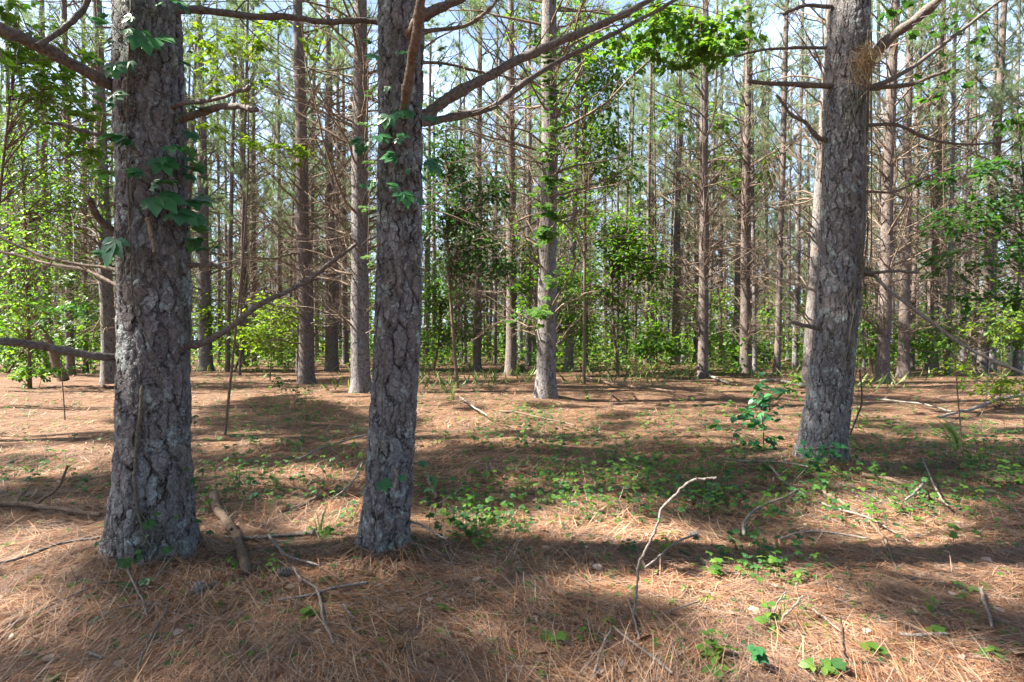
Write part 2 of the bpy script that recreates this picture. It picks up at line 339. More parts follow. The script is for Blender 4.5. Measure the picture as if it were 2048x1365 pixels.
# ------------------------------------------------------------------ pine builders
def pine_parts(seed, H=19., z0=1.0, live=5.5, dens=1.0, twigs=7, sub=2, blades=13, bl=.17, bw=.006, sides=(5, 3), lmax=2.9, r0=.017):
    """arrays of the dead lower branchwork and of the live crown (its wood and its needles) of one pine on the z axis"""
    rng = np.random.default_rng(seed)
    zs = []; z = z0
    while z < H - .3:
        k = rng.integers(2, 5) if z < live else rng.integers(2, 4)
        for _ in range(int(max(1, round(k * (dens if z < live else min(dens, 1.5)))))): zs.append(z + rng.normal(0, .07))
        z += rng.uniform(.18, .42) if z < live else rng.uniform(.5, .95)
    zs = np.array(zs); M = len(zs); az = rng.uniform(0, 2 * math.pi, M)
    dead = zs < live + rng.normal(0, .6, M)
    grow = np.clip((H - zs) / (H - live), 0, 1)
    L = np.where(dead, rng.uniform(.4, lmax, M) * np.clip(.62 + .09 * zs, 0, 1), (.35 + lmax * grow ** .8) * rng.uniform(.7, 1.1, M))
    el = np.where(dead, rng.normal(.48, .36, M), rng.normal(.45, .2, M) + .5 * (1 - grow))
    cur = np.where(dead, rng.normal(0, .22, M), rng.normal(.05, .2, M)); side = rng.normal(0, .2, M)
    n = 8; t = np.linspace(0, 1, n)[None, :]
    hd = np.stack([np.cos(az), np.sin(az)], -1); sd = np.stack([-hd[:, 1], hd[:, 0]], -1)
    rr = t * np.cos(el)[:, None]; jit = np.cumsum(rng.normal(0, .018, (M, n, 3)), 1) * (L[:, None, None] ** .7); jit[:, 0] = 0
    XY = L[:, None, None] * (rr[..., None] * hd[:, None] + (side[:, None] * t * t)[..., None] * sd[:, None])
    Zc = zs[:, None] + L[:, None] * (t * np.sin(el)[:, None] + cur[:, None] * t * t)
    P = np.concatenate([XY, Zc[..., None]], -1) + jit
    rb = (r0 * .55 + r0 * .45 * L) * rng.uniform(.75, 1.2, M)
    Rd = rb[:, None] * (1 - .82 * t)
    low, hi, nd = MB(), MB(), MB()
    for m_, msk in ((low, dead), (hi, ~dead)):
        if msk.any(): m_.add(*tubes(P[msk], Rd[msk], sides[0]))
    # twigs
    K = twigs; bi = np.repeat(np.arange(M), K); tt = np.where(dead[bi], rng.uniform(.2, .98, M * K), rng.uniform(.5, 1., M * K))
    f = tt * (n - 1); i0 = np.minimum(f.astype(int), n - 2); fr = (f - i0)[:, None]
    B = P[bi, i0] * (1 - fr) + P[bi, i0 + 1] * fr; T = nrm(P[bi, i0 + 1] - P[bi, i0])
    sg = rng.choice([-1., 1.], M * K)[:, None]; upv = np.array([0, 0, 1.])
    Sd = nrm(np.cross(T, upv)); Dr = nrm(T * rng.uniform(.4, 1., (M * K, 1)) + sg * Sd * rng.uniform(.4, 1., (M * K, 1)) + upv * rng.normal(.15, .4, (M * K, 1)))
    Lt = L[bi] * rng.uniform(.14, .42, M * K) * (1.15 - .6 * tt)
    n2 = 4; t2 = np.linspace(0, 1, n2)[None, :, None]
    P2 = B[:, None] + Lt[:, None, None] * t2 * Dr[:, None] + (rng.normal(0, .16, (M * K, 1, 3)) * Lt[:, None, None]) * t2 ** 2
    R2 = np.maximum(.0022, rb[bi] * .30)[:, None] * (1 - .7 * t2[..., 0])
    dk = dead[bi]
    for m_, msk in ((low, dk), (hi, ~dk)):
        if msk.any(): m_.add(*tubes(P2[msk], R2[msk], sides[1]))
    if sub:
        ti = np.repeat(np.nonzero(dk)[0], sub); q_ = rng.uniform(.3, 1, len(ti))[:, None]
        B3 = P2[ti, 0] * (1 - q_) + P2[ti, -1] * q_; D3 = nrm(Dr[ti] + rng.normal(0, .7, (len(ti), 3))); L3 = Lt[ti] * rng.uniform(.25, .6, len(ti))
        t3 = np.linspace(0, 1, 3)[None, :, None]
        P3 = B3[:, None] + L3[:, None, None] * t3 * D3[:, None] + rng.normal(0, .12, (len(ti), 1, 3)) * L3[:, None, None] * t3 ** 2
        if len(ti): low.add(*tubes(P3, np.full((len(ti), 3), .0026) * (1 - .5 * t3[..., 0]), 3))
    # needles in tufts along the outer half of live twigs and branch ends
    lv = np.nonzero(~dk)[0]
    if len(lv):
        ct, dt = [], []
        for q0 in (.55, .8, 1.0):
            ct.append(P2[lv, 0] * (1 - q0) + P2[lv, -1] * q0); dt.append(Dr[lv])
        le = np.nonzero(~dead)[0]; ct.append(P[le, -1]); dt.append(nrm(P[le, -1] - P[le, -2]))
        ct = np.concatenate(ct); dt = np.concatenate(dt)
        c2 = np.repeat(ct, blades, 0); d2 = np.repeat(dt, blades, 0); N_ = len(c2)
        dv = nrm(d2 * rng.uniform(.2, 1.1, (N_, 1)) + nrm(rng.normal(0, 1, (N_, 3))) * .8 + np.array([0, 0, -.08]))
        c2 = c2 - d2 * rng.uniform(0, .13, (N_, 1)); s2 = nrm(np.cross(dv, rng.normal(0, 1, (N_, 3)))) * bw * .5
        ln = (bl * rng.uniform(.7, 1.2, N_))[:, None]
        V = np.stack([c2 - s2, c2 + s2, c2 + dv * ln], 1)
        nd.add(V.reshape(-1, 3), None, np.arange(N_ * 3).reshape(-1, 3))
    return low, hi, nd
def trunk_mesh(name, rb, H, seed, mat, sides=14, nz=44, rt=.05):
    rng = np.random.default_rng(seed); z = np.concatenate([np.linspace(-.35, .8, 10), np.linspace(1.0, H, nz)])
    r = rb * (rt / rb + (1 - rt / rb) * (1 - np.clip(z, 0, H) / H) ** .8) * (1 + .35 * np.exp(-np.maximum(z, 0) / .22))
    r = r * (1 + rng.normal(0, .025, len(z)))
    px = rb * .32 * (vnoise(z / 1.7, np.full_like(z, seed), 4) - .5); py_ = rb * .32 * (vnoise(z / 1.7, np.full_like(z, seed + 50), 5) - .5)
    P = np.stack([px, py_, z], -1); V, Q = tubes(P, r, sides)
    return MB().add(V, Q).mesh(name, mat)
PROTO = []
for i, (lv, dn, z0) in enumerate([(8.2, 1.7, 1.4), (9.0, 1.9, 1.0), (9.5, 1.4, 1.8), (8.0, 1.6, .9), (10.2, 1.8, 1.3), (7.0, 1.5, 1.1)]):
    lo, hi, nd = pine_parts(100 + i, H=18.5 + i * .3, z0=z0, live=lv, dens=dn, lmax=3.1, bw=.010, bl=.2, blades=13, twigs=9, sub=2)
    PROTO.append((lo.mesh('branchwork', M_TWIG), hi.mesh('crown', M_TWIG), nd.mesh('crown_needles', M_NEEDLE, False)))
PROTO2 = []
for i, (lv, dn, z0) in enumerate([(4.6, .9, 1.6), (5.6, 1.0, 1.4), (6.6, 1.0, 1.2), (5.0, .8, 1.8)]):
    lo, hi, nd = pine_parts(150 + i, H=18. + i * .4, z0=z0, live=lv, dens=dn, lmax=2.6, bw=.013, bl=.22, blades=13, twigs=8, sub=1)
    PROTO2.append((lo.mesh('branchwork', M_TWIG), hi.mesh('crown', M_TWIG), nd.mesh('crown_needles', M_NEEDLE, False)))
def plant_pine(px, py, w, xt, yt, label, proto, seed, mat=None, group='pines standing beyond the three close trunks', d=None, rotz=None, protos=None):
    rng = np.random.default_rng(seed); d = d or gdepth(py); b = at(px, py, d); b[2] = float(ground(b[0], b[1]))
    top = at(xt, yt, d); v = Vector(top - b)
    r = empty('pine_tree', b, label, 'tree', group)
    tilt = v.normalized(); r.rotation_mode = 'QUATERNION'; r.rotation_quaternion = Vector((0, 0, 1)).rotation_difference(tilt)
    rb = w / 2 / F * d / 1.06 / math.sqrt(1 + ((px - 1024) / F) ** 2)
    near = d < 16
    obj('trunk', trunk_mesh('trunk', rb, 19., seed, mat or (M_BARK_G if rng.random() < .35 else M_BARK_W), 24 if near else 12, 60 if near else 40), r)
    protos = protos or PROTO; lo, hi, nd = protos[proto % len(protos)]; rz = rng.uniform(0, 6.28) if rotz is None else rotz
    k = min(1.15, max(.55, rb / .2)) * rng.uniform(.9, 1.1)
    for nm, me in (('branchwork', lo), ('crown', hi)) :
        o = obj(nm, me, r); o.rotation_euler = (0, 0, rz); o.scale = (k, k, 1)
        if nm == 'crown':
            f = obj('needle_foliage', nd, o)
    return r
MID = [
 (722, 785, 42, 720, 0, 'grey pine half hidden behind the slim close trunk, its foot in shade'),
 (614, 765, 36, 596, 0, 'many-branched pine with one sunlit side and needles heaped at its foot'),
 (664, 742, 27, 655, 0, 'dark pine just behind the many-branched sunlit pine'),
 (1090, 803, 42, 1101, 0, 'straight grey pine with creeper leaves up its stem in the sunlit clearing'),
 (1023, 752, 24, 1022, 0, 'pine beside the creeper-clad one with small leaves around its stem'),
 (955, 742, 17, 961, 0, 'thin reddish pine between the slim close trunk and the creeper-clad pine'),
 (1137, 741, 19, 1160, 0, 'pale brown pine leaning slightly just past the creeper-clad pine'),
 (1405, 755, 23, 1411, 0, 'straight brown pine alone at the back edge of the clearing'),
 (1349, 731, 20, 1364, 0, 'front one of two dark pines that touch behind the clearing'),
 (1368, 727, 15, 1384, 100, 'rear one of two dark pines that touch behind the clearing'),
 (1489, 746, 24, 1497, 0, 'pine with branches to both sides between the clearing and the vine-draped trunk'),
 (411, 742, 31, 398, 0, 'pine with a bright sunlit flank beside the thickest trunk'),
 (489, 736, 18, 484, 0, 'paler one of a close pair of pines past the thickest trunk'),
 (507, 733, 14, 506, 0, 'darker one of a close pair of pines past the thickest trunk'),
 (1763, 767, 32, 1791, 0, 'dark-footed pine nearest behind the vine-draped trunk'),
 (1806, 752, 27, 1822, 0, 'pine with a sunlit stem next to the dark-footed one'),
 (1863, 742, 28, 1886, 0, 'dark brown pine at the middle of the group past the vine-draped trunk'),
 (1965, 748, 27, 2010, 0, 'slanting pine with a sunlit band low on its stem'),
 (1614, 775, 28, 1650, 200, 'pale stringy-barked pine leaning behind the vine-draped trunk'),
 (220, 768, 34, 192, 0, 'brown pine peeping out behind the thickest trunk'),
 (142, 752, 20, 128, 0, 'creeper-dotted pine behind the mossy crooked stem'),
 (95, 742, 22, 84, 0, 'dark pine at the back behind the mossy crooked stem'),
 (1211, 716, 13, 1205, 0, 'slim pine inside the bright green thicket'),
 (1240, 718, 14, 1262, 200, 'crooked dark stem leaning inside the bright green thicket'),
 (1303, 724, 16, 1306, 0, 'pine standing at the edge of the bright green thicket'),
 (1553, 750, 15, 1575, 0, 'narrow pine with reaching side branches near the pale stringy-barked pine'),
 (1925, 736, 17, 1938, 0, 'grey pine between the dark brown pine and the slanting pine'),
 (22, 742, 14, 14, 0, 'thin dark pine at the picture edge beyond the long low limb'),
 (172, 745, 12, 166, 0, 'very thin pine between the brown pine and the creeper-dotted pine'),
 (690, 729, 15, 684, 0, 'thin pine in the gap beside the grey half-hidden pine'),
 (853, 726, 14, 862, 0, 'thin pine showing past the edge of the slim close trunk'),
 (924, 720, 12, 930, 0, 'thin dark stem behind the reddish thin pine'),
 (1056, 738, 14, 1060, 0, 'shaded pine close behind the creeper-clad pine'),
 (1440, 730, 11, 1444, 0, 'slender pine in the bright sky gap'),
 (1178, 715, 11, 1182, 0, 'slender stem behind the pale brown leaning pine'),
 (2035, 752, 22, 2062, 200, 'pine cut by the picture edge past the slanting pine'),
 (560, 728, 13, 556, 0, 'thin pine between the close pair and the many-branched pine'),
 (1590, 738, 13, 1604, 100, 'narrow shaded pine beside the pale stringy-barked pine'),
]
for i, (px, py, w, xt, yt, lab) in enumerate(MID):
    plant_pine(px, py, w, xt, yt, lab, i * 5 + i // 6, 300 + i, M_BARK_G if i in (0, 3, 18) else None)
# filler pines further in, alike
rng = np.random.default_rng(21); placed = [(p[0], gdepth(p[1])) for p in MID]; cnt = 0
while cnt < 175:
    d = rng.uniform(21, 46) if cnt > 14 else rng.uniform(15, 24); px = rng.uniform(-120, 2170)
    if d < 27 and 640 < px < 1480: continue
    if d < 20 and 380 < px < 1720: continue
    if any(abs(px - a_) < 17 * 24 / d and abs(d - b_) < 5 for a_, b_ in placed): continue
    placed.append((px, d)); py = 682.5 + EYE * F / d
    w = F * rng.choice([.12, .2, .28, .34], p=[.3, .32, .26, .12]) * rng.uniform(.85, 1.2) / d
    plant_pine(px, py, w, px + rng.normal(6, 9), py - 500, 'slender dark pine stem crowded among the far trees beyond the clearing', int(rng.integers(0, 6)), 900 + cnt, None, 'crowded pines beyond the clearing', d, None, PROTO2)
    cnt += 1
# the far wood as a mass, and unseen pines added to shape the light
def mass(name, spots, label, kw, seeds, Hs, kind='stuff'):
    root = empty(name, (0, 0, 0), label, 'woods', kind=kind); tr, lo_, nd_ = MB(), MB(), MB()
    rng = np.random.default_rng(77); lib = [pine_parts(s, **kw) for s in seeds]
    for (x, y, rb) in spots:
        a = rng.uniform(0, 6.28); ca, sa = math.cos(a), math.sin(a); k = rng.uniform(.85, 1.15); zk = rng.uniform(.85, 1.1)
        M_ = np.array([[ca, -sa, 0], [sa, ca, 0], [0, 0, 1]]) * np.array([[k, k, zk]])
        L_ = lib[rng.integers(0, len(lib))]; off = np.array([x, y, float(ground(x, y))])
        for src, dst in ((L_[0], lo_), (L_[1], lo_), (L_[2], nd_)):
            if src.n == 0: continue
            b0 = dst.n; V = np.concatenate(src.v) @ M_.T + off
            dst.add(V, np.concatenate(src.q) if src.q else None, np.concatenate(src.t) if src.t else None)
        z = np.linspace(-.3, Hs * zk, 9); P = np.stack([np.full(9, x), np.full(9, y), z], -1) + np.r_[[[0, 0, 0]], rng.normal(0, rb * .25, (8, 3)) * [1, 1, 0]]
        tr.add(*tubes(P, rb * (1 - .8 * np.linspace(0, 1, 9)), 8))
    obj('trunk', tr.mesh('trunk', M_BARK_W), root); obj('branchwork', lo_.mesh('branchwork', M_TWIG), root); obj('foliage', nd_.mesh('foliage', M_NEEDLE, False), root)
rng = np.random.default_rng(8)
far = []
for k in range(340):
    d = rng.uniform(44, 84); far.append((rng.uniform(-1.1, 1.1) * d * .95, d, rng.uniform(.07, .19)))
mass('distant_woods', far, 'distant pine wood closing the view behind all other trees', dict(H=18.5, z0=2., live=5.5, dens=.6, twigs=5, sub=0, blades=10, bl=.32, bw=.028, sides=(3, 3), r0=.022), (501, 502, 503, 504), 18.5)
SIDE = [(-8, 4.5), (-11.5, 4.95), (-6, 1.55), (-9.5, 1.7), (-9, 7.1), (-12.5, 7.4), (-12, 10.7), (-15, 10.9), (-14.8, 13.6), (-13.2, 4.1)]
LIT = [(1490, 1195, 240, 75, 24), (1640, 1310, 210, 95, 32), (1850, 1090, 210, 48, 24), (1790, 1005, 120, 24, 12), (80, 925, 120, 26, 0), (110, 1092, 125, 26, 0), (60, 850, 110, 30, 0), (100, 795, 160, 20, 0),
       (690, 1070, 52, 62, 0), (650, 980, 70, 20, 0), (1232, 972, 48, 18, 0), (1170, 1035, 60, 15, 0), (1050, 1062, 34, 12, 0), (1700, 935, 75, 26, 0), (1300, 850, 220, 26, 0), (1010, 850, 160, 24, 0), (1120, 790, 260, 30, 0),
       (560, 762, 140, 18, 0), (900, 772, 110, 18, 0), (1350, 772, 210, 26, 0), (1560, 860, 60, 40, 0), (1900, 830, 150, 18, 0), (470, 880, 70, 12, 0)]
DARK = [(560, 850, 170, 55, 0), (1370, 955, 300, 40, 4), (1050, 995, 230, 40, 4), (1850, 920, 200, 40, 0), (1930, 1250, 130, 60, 20), (420, 1260, 620, 110, 0), (560, 1080, 110, 70, 0)]
def inell(px, py, E):
    m = np.zeros(len(px), bool)
    for cx, cy, a_, b_, an in E:
        c, s_ = math.cos(math.radians(an)), math.sin(math.radians(an)); x, y = px - cx, py - cy
        m |= ((x * c + y * s_) / a_) ** 2 + ((-x * s_ + y * c) / b_) ** 2 < 1
    return m
def add_shade_pines():
    """pines beyond the picture on the sun's side: trunks, limbs and the needle clumps they carry, which let the light through in patches"""
    rng = np.random.default_rng(31)
    root = empty('added_shade_pines', (0, 0, 0), 'added unseen pines with needle clumps placed to shade the forest floor', 'woods', kind='stuff'); tr, br, nd = MB(), MB(), MB()
    T = np.array(SIDE)
    for x, y in SIDE:
        z = np.linspace(-.3, 14, 9); P = np.stack([np.full(9, x), np.full(9, y), z], -1); tr.add(*tubes(P, .12 * (1 - .8 * np.linspace(0, 1, 9)), 10))
    st = .24; gx, gy = np.meshgrid(np.arange(-6, 12, st), np.arange(1.5, 15.5, st)); gx = gx.ravel() + rng.normal(0, .08, gx.size); gy = gy.ravel() + rng.normal(0, .08, gy.size)
    px = 1024 + F * gx / gy; py = 682.5 + F * EYE / gy
    fz = .5 * vnoise(gx / .55, gy / .30, 44) + .5 * vnoise(gx / .28, gy / .2, 45)
    seen = (px > -250) & (px < 2300) & (py < 1500)
    nz = .5 * vnoise(gx / .8, gy / .38, 40) + .5 * vnoise(gx / .38, gy / .26, 41)
    pr = 1. * (nz < np.where(py > 890, .60, np.where(py > 830, .46, .30)))
    pr[inell(px, py, DARK)] = 1. * (fz < .66)[inell(px, py, DARK)]
    for q_ in np.arange(9) * .7854:
        r_ = .0 if q_ > 6.2 else 1.; x_, y_ = gx + .30 * r_ * math.cos(q_), gy + .26 * r_ * math.sin(q_); pr[inell(1024 + F * x_ / y_, 682.5 + F * EYE / y_, LIT)] = 0.0
    pr[(pr == 0) & inell(px, py, LIT) & (fz > .69) & (py < 1100)] = 1.0
    k = seen & (rng.random(len(px)) < pr); tz = np.arange(.15, 4.2, .2); ex = np.concatenate([CC.cx(tz) - .05 - SUNV[0] / SUNV[2] * tz + o_ for o_ in (-.02, .02)]); ey = np.concatenate([CC.d + o_ - SUNV[1] / SUNV[2] * tz for o_ in (-.22, .12)])   # extra clumps added to keep the sun off the leaning trunk
    kk = rng.random(len(ex)) < .85; gx, gy = np.concatenate([gx[k], ex[kk]]), np.concatenate([gy[k], ey[kk]]); N = len(gx)
    h = rng.uniform(8.6, 12.4, N); C = np.stack([gx + SUNV[0] / SUNV[2] * h, gy + SUNV[1] / SUNV[2] * h, h], -1)
    dd = np.linalg.norm(C[:, None, :2] - T[None], axis=2); j = dd.argmin(1); R0 = T[j]
    B = np.stack([R0[:, 0], R0[:, 1], h - .25 * dd.min(1) - .2], -1); t = np.linspace(0, 1, 6)[None, :, None]
    br.add(*tubes(B[:, None] + (C - B)[:, None] * t + rng.normal(0, .1, (N, 1, 3)) * np.sin(t * 3.14), np.full((N, 1), .007) * (1 - .8 * t[..., 0]), 3))
    nb = 190; cc = np.repeat(C, nb, 0); M_ = N * nb; q = nrm(rng.normal(0, 1, (M_, 3))); o_ = q * (.25 * rng.random((M_, 1)) ** .5)
    dv = nrm(q + nrm(rng.normal(0, 1, (M_, 3))) * .8); s2 = nrm(np.cross(dv, rng.normal(0, 1, (M_, 3)))) * .011
    nd.add(np.stack([cc + o_ - s2, cc + o_ + s2, cc + o_ + dv * rng.uniform(.10, .18, (M_, 1))], 1).reshape(-1, 3), None, np.arange(M_ * 3).reshape(-1, 3))
    obj('trunk', tr.mesh('trunk', M_BARK_W), root); obj('branchwork', br.mesh('branchwork', M_TWIG), root); obj('foliage', nd.mesh('foliage', M_NEEDLE, False), root)
add_shade_pines()
mass('added_pines_behind', [(x, y, .18) for x, y in [(-7, -4.5), (-3.2, -6.2), (.6, -4.6), (4.2, -5.6), (7.8, -4.2), (-9.5, -8.5), (-1.4, -9.4), (3.2, -9.6), (7.5, -9), (11, -6.5), (11.5, -1.5), (9, 2.), (-5.4, -10.5), (12.6, 3.4), (-4.8, -2.6), (2.4, -2.9), (6., -1.6), (-11, -3.2)]], 'unseen pines added behind the viewpoint to cut the sky light', dict(H=18.5, z0=3.5, live=4.5, dens=1.3, twigs=8, sub=0, blades=14, bl=.26, bw=.026, sides=(4, 3)), (601, 602, 603), 18.5)  # pines added behind the camera to deepen the shade
# ------------------------------------------------------------------ the three close pines
def near_trunk(name, C_, label, H=18.5, sides=230, dz=.0085, mat=M_BARK_NEAR, seed=1):
    ztop = C_.z[-1]; z = np.concatenate([np.arange(C_.z[0] - .12, ztop, dz), np.linspace(ztop + .02, H, 24)])
    x0 = C_.x[1]; slope = (C_.x[-1] - C_.x[-4]) / (C_.z[-1] - C_.z[-4])
    x = np.where(z <= ztop, C_.cx(z), C_.x[-1] + slope * (z - ztop) * .6); r = np.where(z <= ztop, C_.cr(z), C_.r[-1] * (1 - .8 * (z - ztop) / (H - ztop)))
    k = np.ones(5) / 5; xs = np.convolve(np.pad(x, 2, 'edge'), k, 'valid'); base = np.array([x0, C_.d, 0.])
    an = np.linspace(0, 2 * math.pi, sides, endpoint=False); A, ZZ = np.meshgrid(an, z)
    rr = r[:, None] * (1 + .05 * (vnoise(A * 2 / math.pi * 1.5, ZZ * 1.6, seed) - .5) + .05 * (vnoise(np.abs(A - math.pi) * 2, ZZ * 3.2, seed + 3) - .5))
    fl = np.exp(-np.maximum(ZZ, 0) / .15); rr = rr * (1 + .16 * fl * np.cos(A * 5 + seed) + .10 * fl + .07 * fl * np.cos(A * 3 + 2 * seed))
    V = np.stack([xs[:, None] + rr * np.cos(A) - base[0], rr * np.sin(A), ZZ], -1)
    i = np.arange(len(z) - 1)[:, None]; j = np.arange(sides)[None]; j2 = (j + 1) % sides
    Q = np.stack([i * sides + j, i * sides + j2, (i + 1) * sides + j2, (i + 1) * sides + j], -1).reshape(-1, 4)
    root = empty('pine_tree', base, label, 'tree'); obj('trunk', MB().add(V, Q).mesh('trunk', mat), root)
    lo, hi, nd = PROTO_NEAR
    o = obj('crown', hi, root); o.location = (xs[-12] - base[0], 0, 0); o.rotation_euler = (0, 0, seed * 1.3); obj('needle_foliage', nd, o)
    return root
lo, hi, nd = pine_parts(808, H=18.5, z0=9.6, live=9.0, dens=.8, twigs=7, sub=0, blades=9, bl=.2, bw=.011)
PROTO_NEAR = (None, hi.mesh('crown', M_TWIG), nd.mesh('crown_needles', M_NEEDLE, False))
TA = near_trunk('a', CA, 'thickest close pine with lichen patches and large creeper leaves', seed=1)
TB = near_trunk('b', CB, 'slimmer close pine with two long rising limbs on one side', sides=170, seed=2)
TC = near_trunk('c', CC, 'leaning close pine draped with stringy dead vines and a tuft of straw', sides=170, dz=.012, seed=3)
def branch(root, name, pts, w0, w1, d0, d1, mat=M_BRANCH, twig=0, seed=0, n=None, knob=True, label=None, cap=True, dmid=None):
    """a limb through pixel points, its depth going from d0 to d1; pixel widths w0 -> w1"""
    rng = np.random.default_rng(seed + 5000); k = len(pts); n = n or 10 * k
    ds = np.linspace(d0, d1, k) if dmid is None else np.interp(np.linspace(0, 1, k), np.linspace(0, 1, len(dmid)), dmid)
    P = smooth_path([at(p[0], p[1], dd) for p, dd in zip(pts, ds)], n); t = np.linspace(0, 1, n)
    P = P + np.cumsum(rng.normal(0, .0022, (n, 3)), 0) * t[:, None]
    dm = P[:, 1]; r = .76 * (w0 + (w1 - w0) * t) / 2 / F * dm * (1 + rng.normal(0, .05, n) + .12 * (vnoise(t * n / 3, t * 0 + seed, 6) - .5))
    if knob: r = r * (1 + .45 * np.exp(-t * n / 3.0)) * (1 + .22 * np.maximum(0, np.sin(t * n / 4.3 + seed)) ** 8)
    if cap: P = np.concatenate([P, P[-1:] + (P[-1:] - P[-2:-1]) * .02]); r = np.append(r, .0004)
    mb = MB().add(*tubes(P, r, 14))
    if twig >= 0 and len(pts) > 4:
        L_ = np.linalg.norm(P[-1] - P[0]); K = int(twig * 2.2) + 1; f = rng.uniform(.2, .97, K) * (n - 2); i0 = f.astype(int)
        T = nrm(P[i0 + 1] - P[i0]); D = nrm(T * .7 + nrm(rng.normal(0, 1, (K, 3))) * .9); Lt = rng.uniform(.1, .34, K) * max(.5, min(L_, 1.6))
        t2 = np.linspace(0, 1, 6)[None, :, None]; P2 = P[i0][:, None] + Lt[:, None, None] * (t2 * D[:, None] + t2 ** 2 * rng.normal(0, .22, (K, 1, 3))) + np.cumsum(rng.normal(0, .006, (K, 6, 3)), 1) * (t2 > 0)
        mb.add(*tubes(P2, np.minimum(.0045, r[i0] * .4)[:, None] * (1 - .75 * t2[..., 0]), 5))
    me = mb.mesh(name, mat); b0 = root.matrix_world.translation if False else root.location
    me.transform(__import__('mathutils').Matrix.Translation(-Vector(b0))); o = obj(name, me, root)
    if label: o['label'] = label
    return o
dA, dB, dC = CA.d, CB.d, CC.d
b_ = branch
b_(TA, 'branch', [(245, 182), (205, 160), (140, 125), (70, 85), (0, 52), (-90, 10)], 30, 34, dA, 2.7, twig=5, seed=1, label='stout upper limb rising out of the picture')
b_(TA, 'branch', [(250, 715), (215, 714), (140, 702), (60, 684), (-10, 672), (-120, 655)], 20, 22, dA, 2.75, twig=0, seed=2, label='long bare low limb')
b_(TA, 'branch', [(340, 218), (365, 208), (420, 203), (470, 192), (500, 185)], 12, 9, dA - .05, 2.9, twig=1, seed=3)
b_(TA, 'branch', [(362, 236), (395, 228), (440, 214), (480, 211), (515, 214)], 20, 13, dA, 2.95, twig=1, seed=4)
b_(TA, 'branch', [(350, 22), (390, 20), (450, 27), (520, 34), (570, 33), (640, 45), (700, 43), (748, 40)], 19, 13, dA, 3.45, twig=3, seed=5)
b_(TA, 'branch', [(375, 690), (400, 688), (440, 672), (480, 645), (530, 612), (600, 580), (660, 540), (715, 503)], 20, 9, dA, 3.0, twig=5, seed=6, label='lichened limb curving up across the gap')
b_(TA, 'branch', [(245, 468), (222, 458), (203, 438), (193, 415), (188, 402)], 20, 15, dA, 2.95, seed=7)
b_(TA, 'branch', [(240, 282), (210, 275), (160, 262), (120, 252), (92, 250)], 10, 7, dA, 3.0, twig=1, seed=8)
b_(TA, 'branch', [(380, 530), (405, 530), (425, 528), (443, 529)], 11, 8, dA, 3.1, seed=9)
b_(TA, 'branch', [(245, 778), (222, 777), (198, 777)], 9, 6, dA, 3.1, seed=10)
b_(TA, 'branch', [(298, 440), (301, 460), (303, 480), (306, 500)], 13, 8, dA - .20, dA - .32, seed=11, mat=M_STICKB)
b_(TA, 'branch', [(240, 545), (210, 535), (160, 528), (90, 510), (0, 470), (-60, 450)], 9, 7, dA, 3.3, twig=4, seed=12, mat=M_TWIG)
b_(TA, 'branch', [(245, 575), (215, 562), (170, 540), (100, 530), (0, 505), (-60, 490)], 9, 7, dA + .1, 3.9, twig=4, seed=13, mat=M_TWIG)
b_(TA, 'branch', [(75, 92), (110, 70), (150, 35), (190, -20)], 14, 14, 2.85, 3.0, twig=2, seed=14, knob=False, label='forked side limb on the stout upper limb')
b_(TB, 'branch', [(830, 243), (855, 228), (910, 188), (980, 152), (1040, 118), (1100, 90), (1180, 58), (1260, 25), (1340, -20)], 32, 14, dB, 3.6, twig=8, seed=21, label='longest rising limb reaching over the clearing')
b_(TB, 'branch', [(835, 246), (865, 243), (930, 228), (985, 215), (1030, 182), (1090, 140), (1180, 95), (1290, 35), (1370, -15)], 22, 8, dB, 4.0, twig=9, seed=22, label='second rising limb below the longest one')
b_(TB, 'branch', [(806, 232), (812, 190), (822, 130), (833, 70), (848, -30)], 23, 24, dB - .14, 2.75, twig=0, seed=23, mat=M_STICKB, label='scaly brown limb rising in front of the trunk')
b_(TB, 'branch', [(818, 70), (832, 40), (848, -25)], 22, 18, dB - .14, 2.95, seed=24, mat=M_STICKB)
b_(TB, 'branch', [(835, 36), (870, 22), (905, 8), (950, -15)], 28, 20, dB, 3.2, twig=2, seed=25)
b_(TB, 'branch', [(840, 66), (880, 58), (930, 50), (975, 20), (1010, -20)], 11, 8, dB, 3.6, twig=4, seed=26, mat=M_TWIG)
b_(TB, 'branch', [(838, 125), (880, 127), (940, 138), (1000, 150), (1060, 165)], 8, 5, dB, 3.7, twig=4, seed=27, mat=M_TWIG)
b_(TB, 'branch', [(815, 1042), (832, 1046), (855, 1056), (880, 1072), (902, 1079)], 6, 4, dB, 2.85, twig=1, seed=28, mat=M_STICK)
b_(TB, 'branch', [(786, 938), (791, 942), (796, 958), (799, 975)], 10, 6, dB - .11, dB - .24, seed=29, mat=M_STICK)
b_(TC, 'branch', [(1720, 135), (1748, 108), (1780, 75), (1820, 45), (1860, 12), (1900, -25)], 27, 22, dC, 5.3, twig=3, seed=41, label='thick limb rising above the straw tuft')
b_(TC, 'branch', [(1725, 180), (1775, 163), (1830, 132), (1880, 95), (1940, 50), (2020, -10)], 13, 8, dC, 6.2, twig=8, seed=42)
b_(TC, 'branch', [(1720, 178), (1760, 176), (1820, 170), (1860, 155), (1900, 142)], 14, 8, dC, 5.3, twig=4, seed=43)
b_(TC, 'branch', [(1720, 256), (1745, 250), (1795, 250), (1850, 275), (1920, 288), (2005, 284)], 11, 5, dC, 5.6, twig=8, seed=44)
b_(TC, 'branch', [(1680, 13), (1650, 14), (1610, 12), (1575, 25), (1560, 32)], 11, 7, dC, 5.6, twig=4, seed=45)
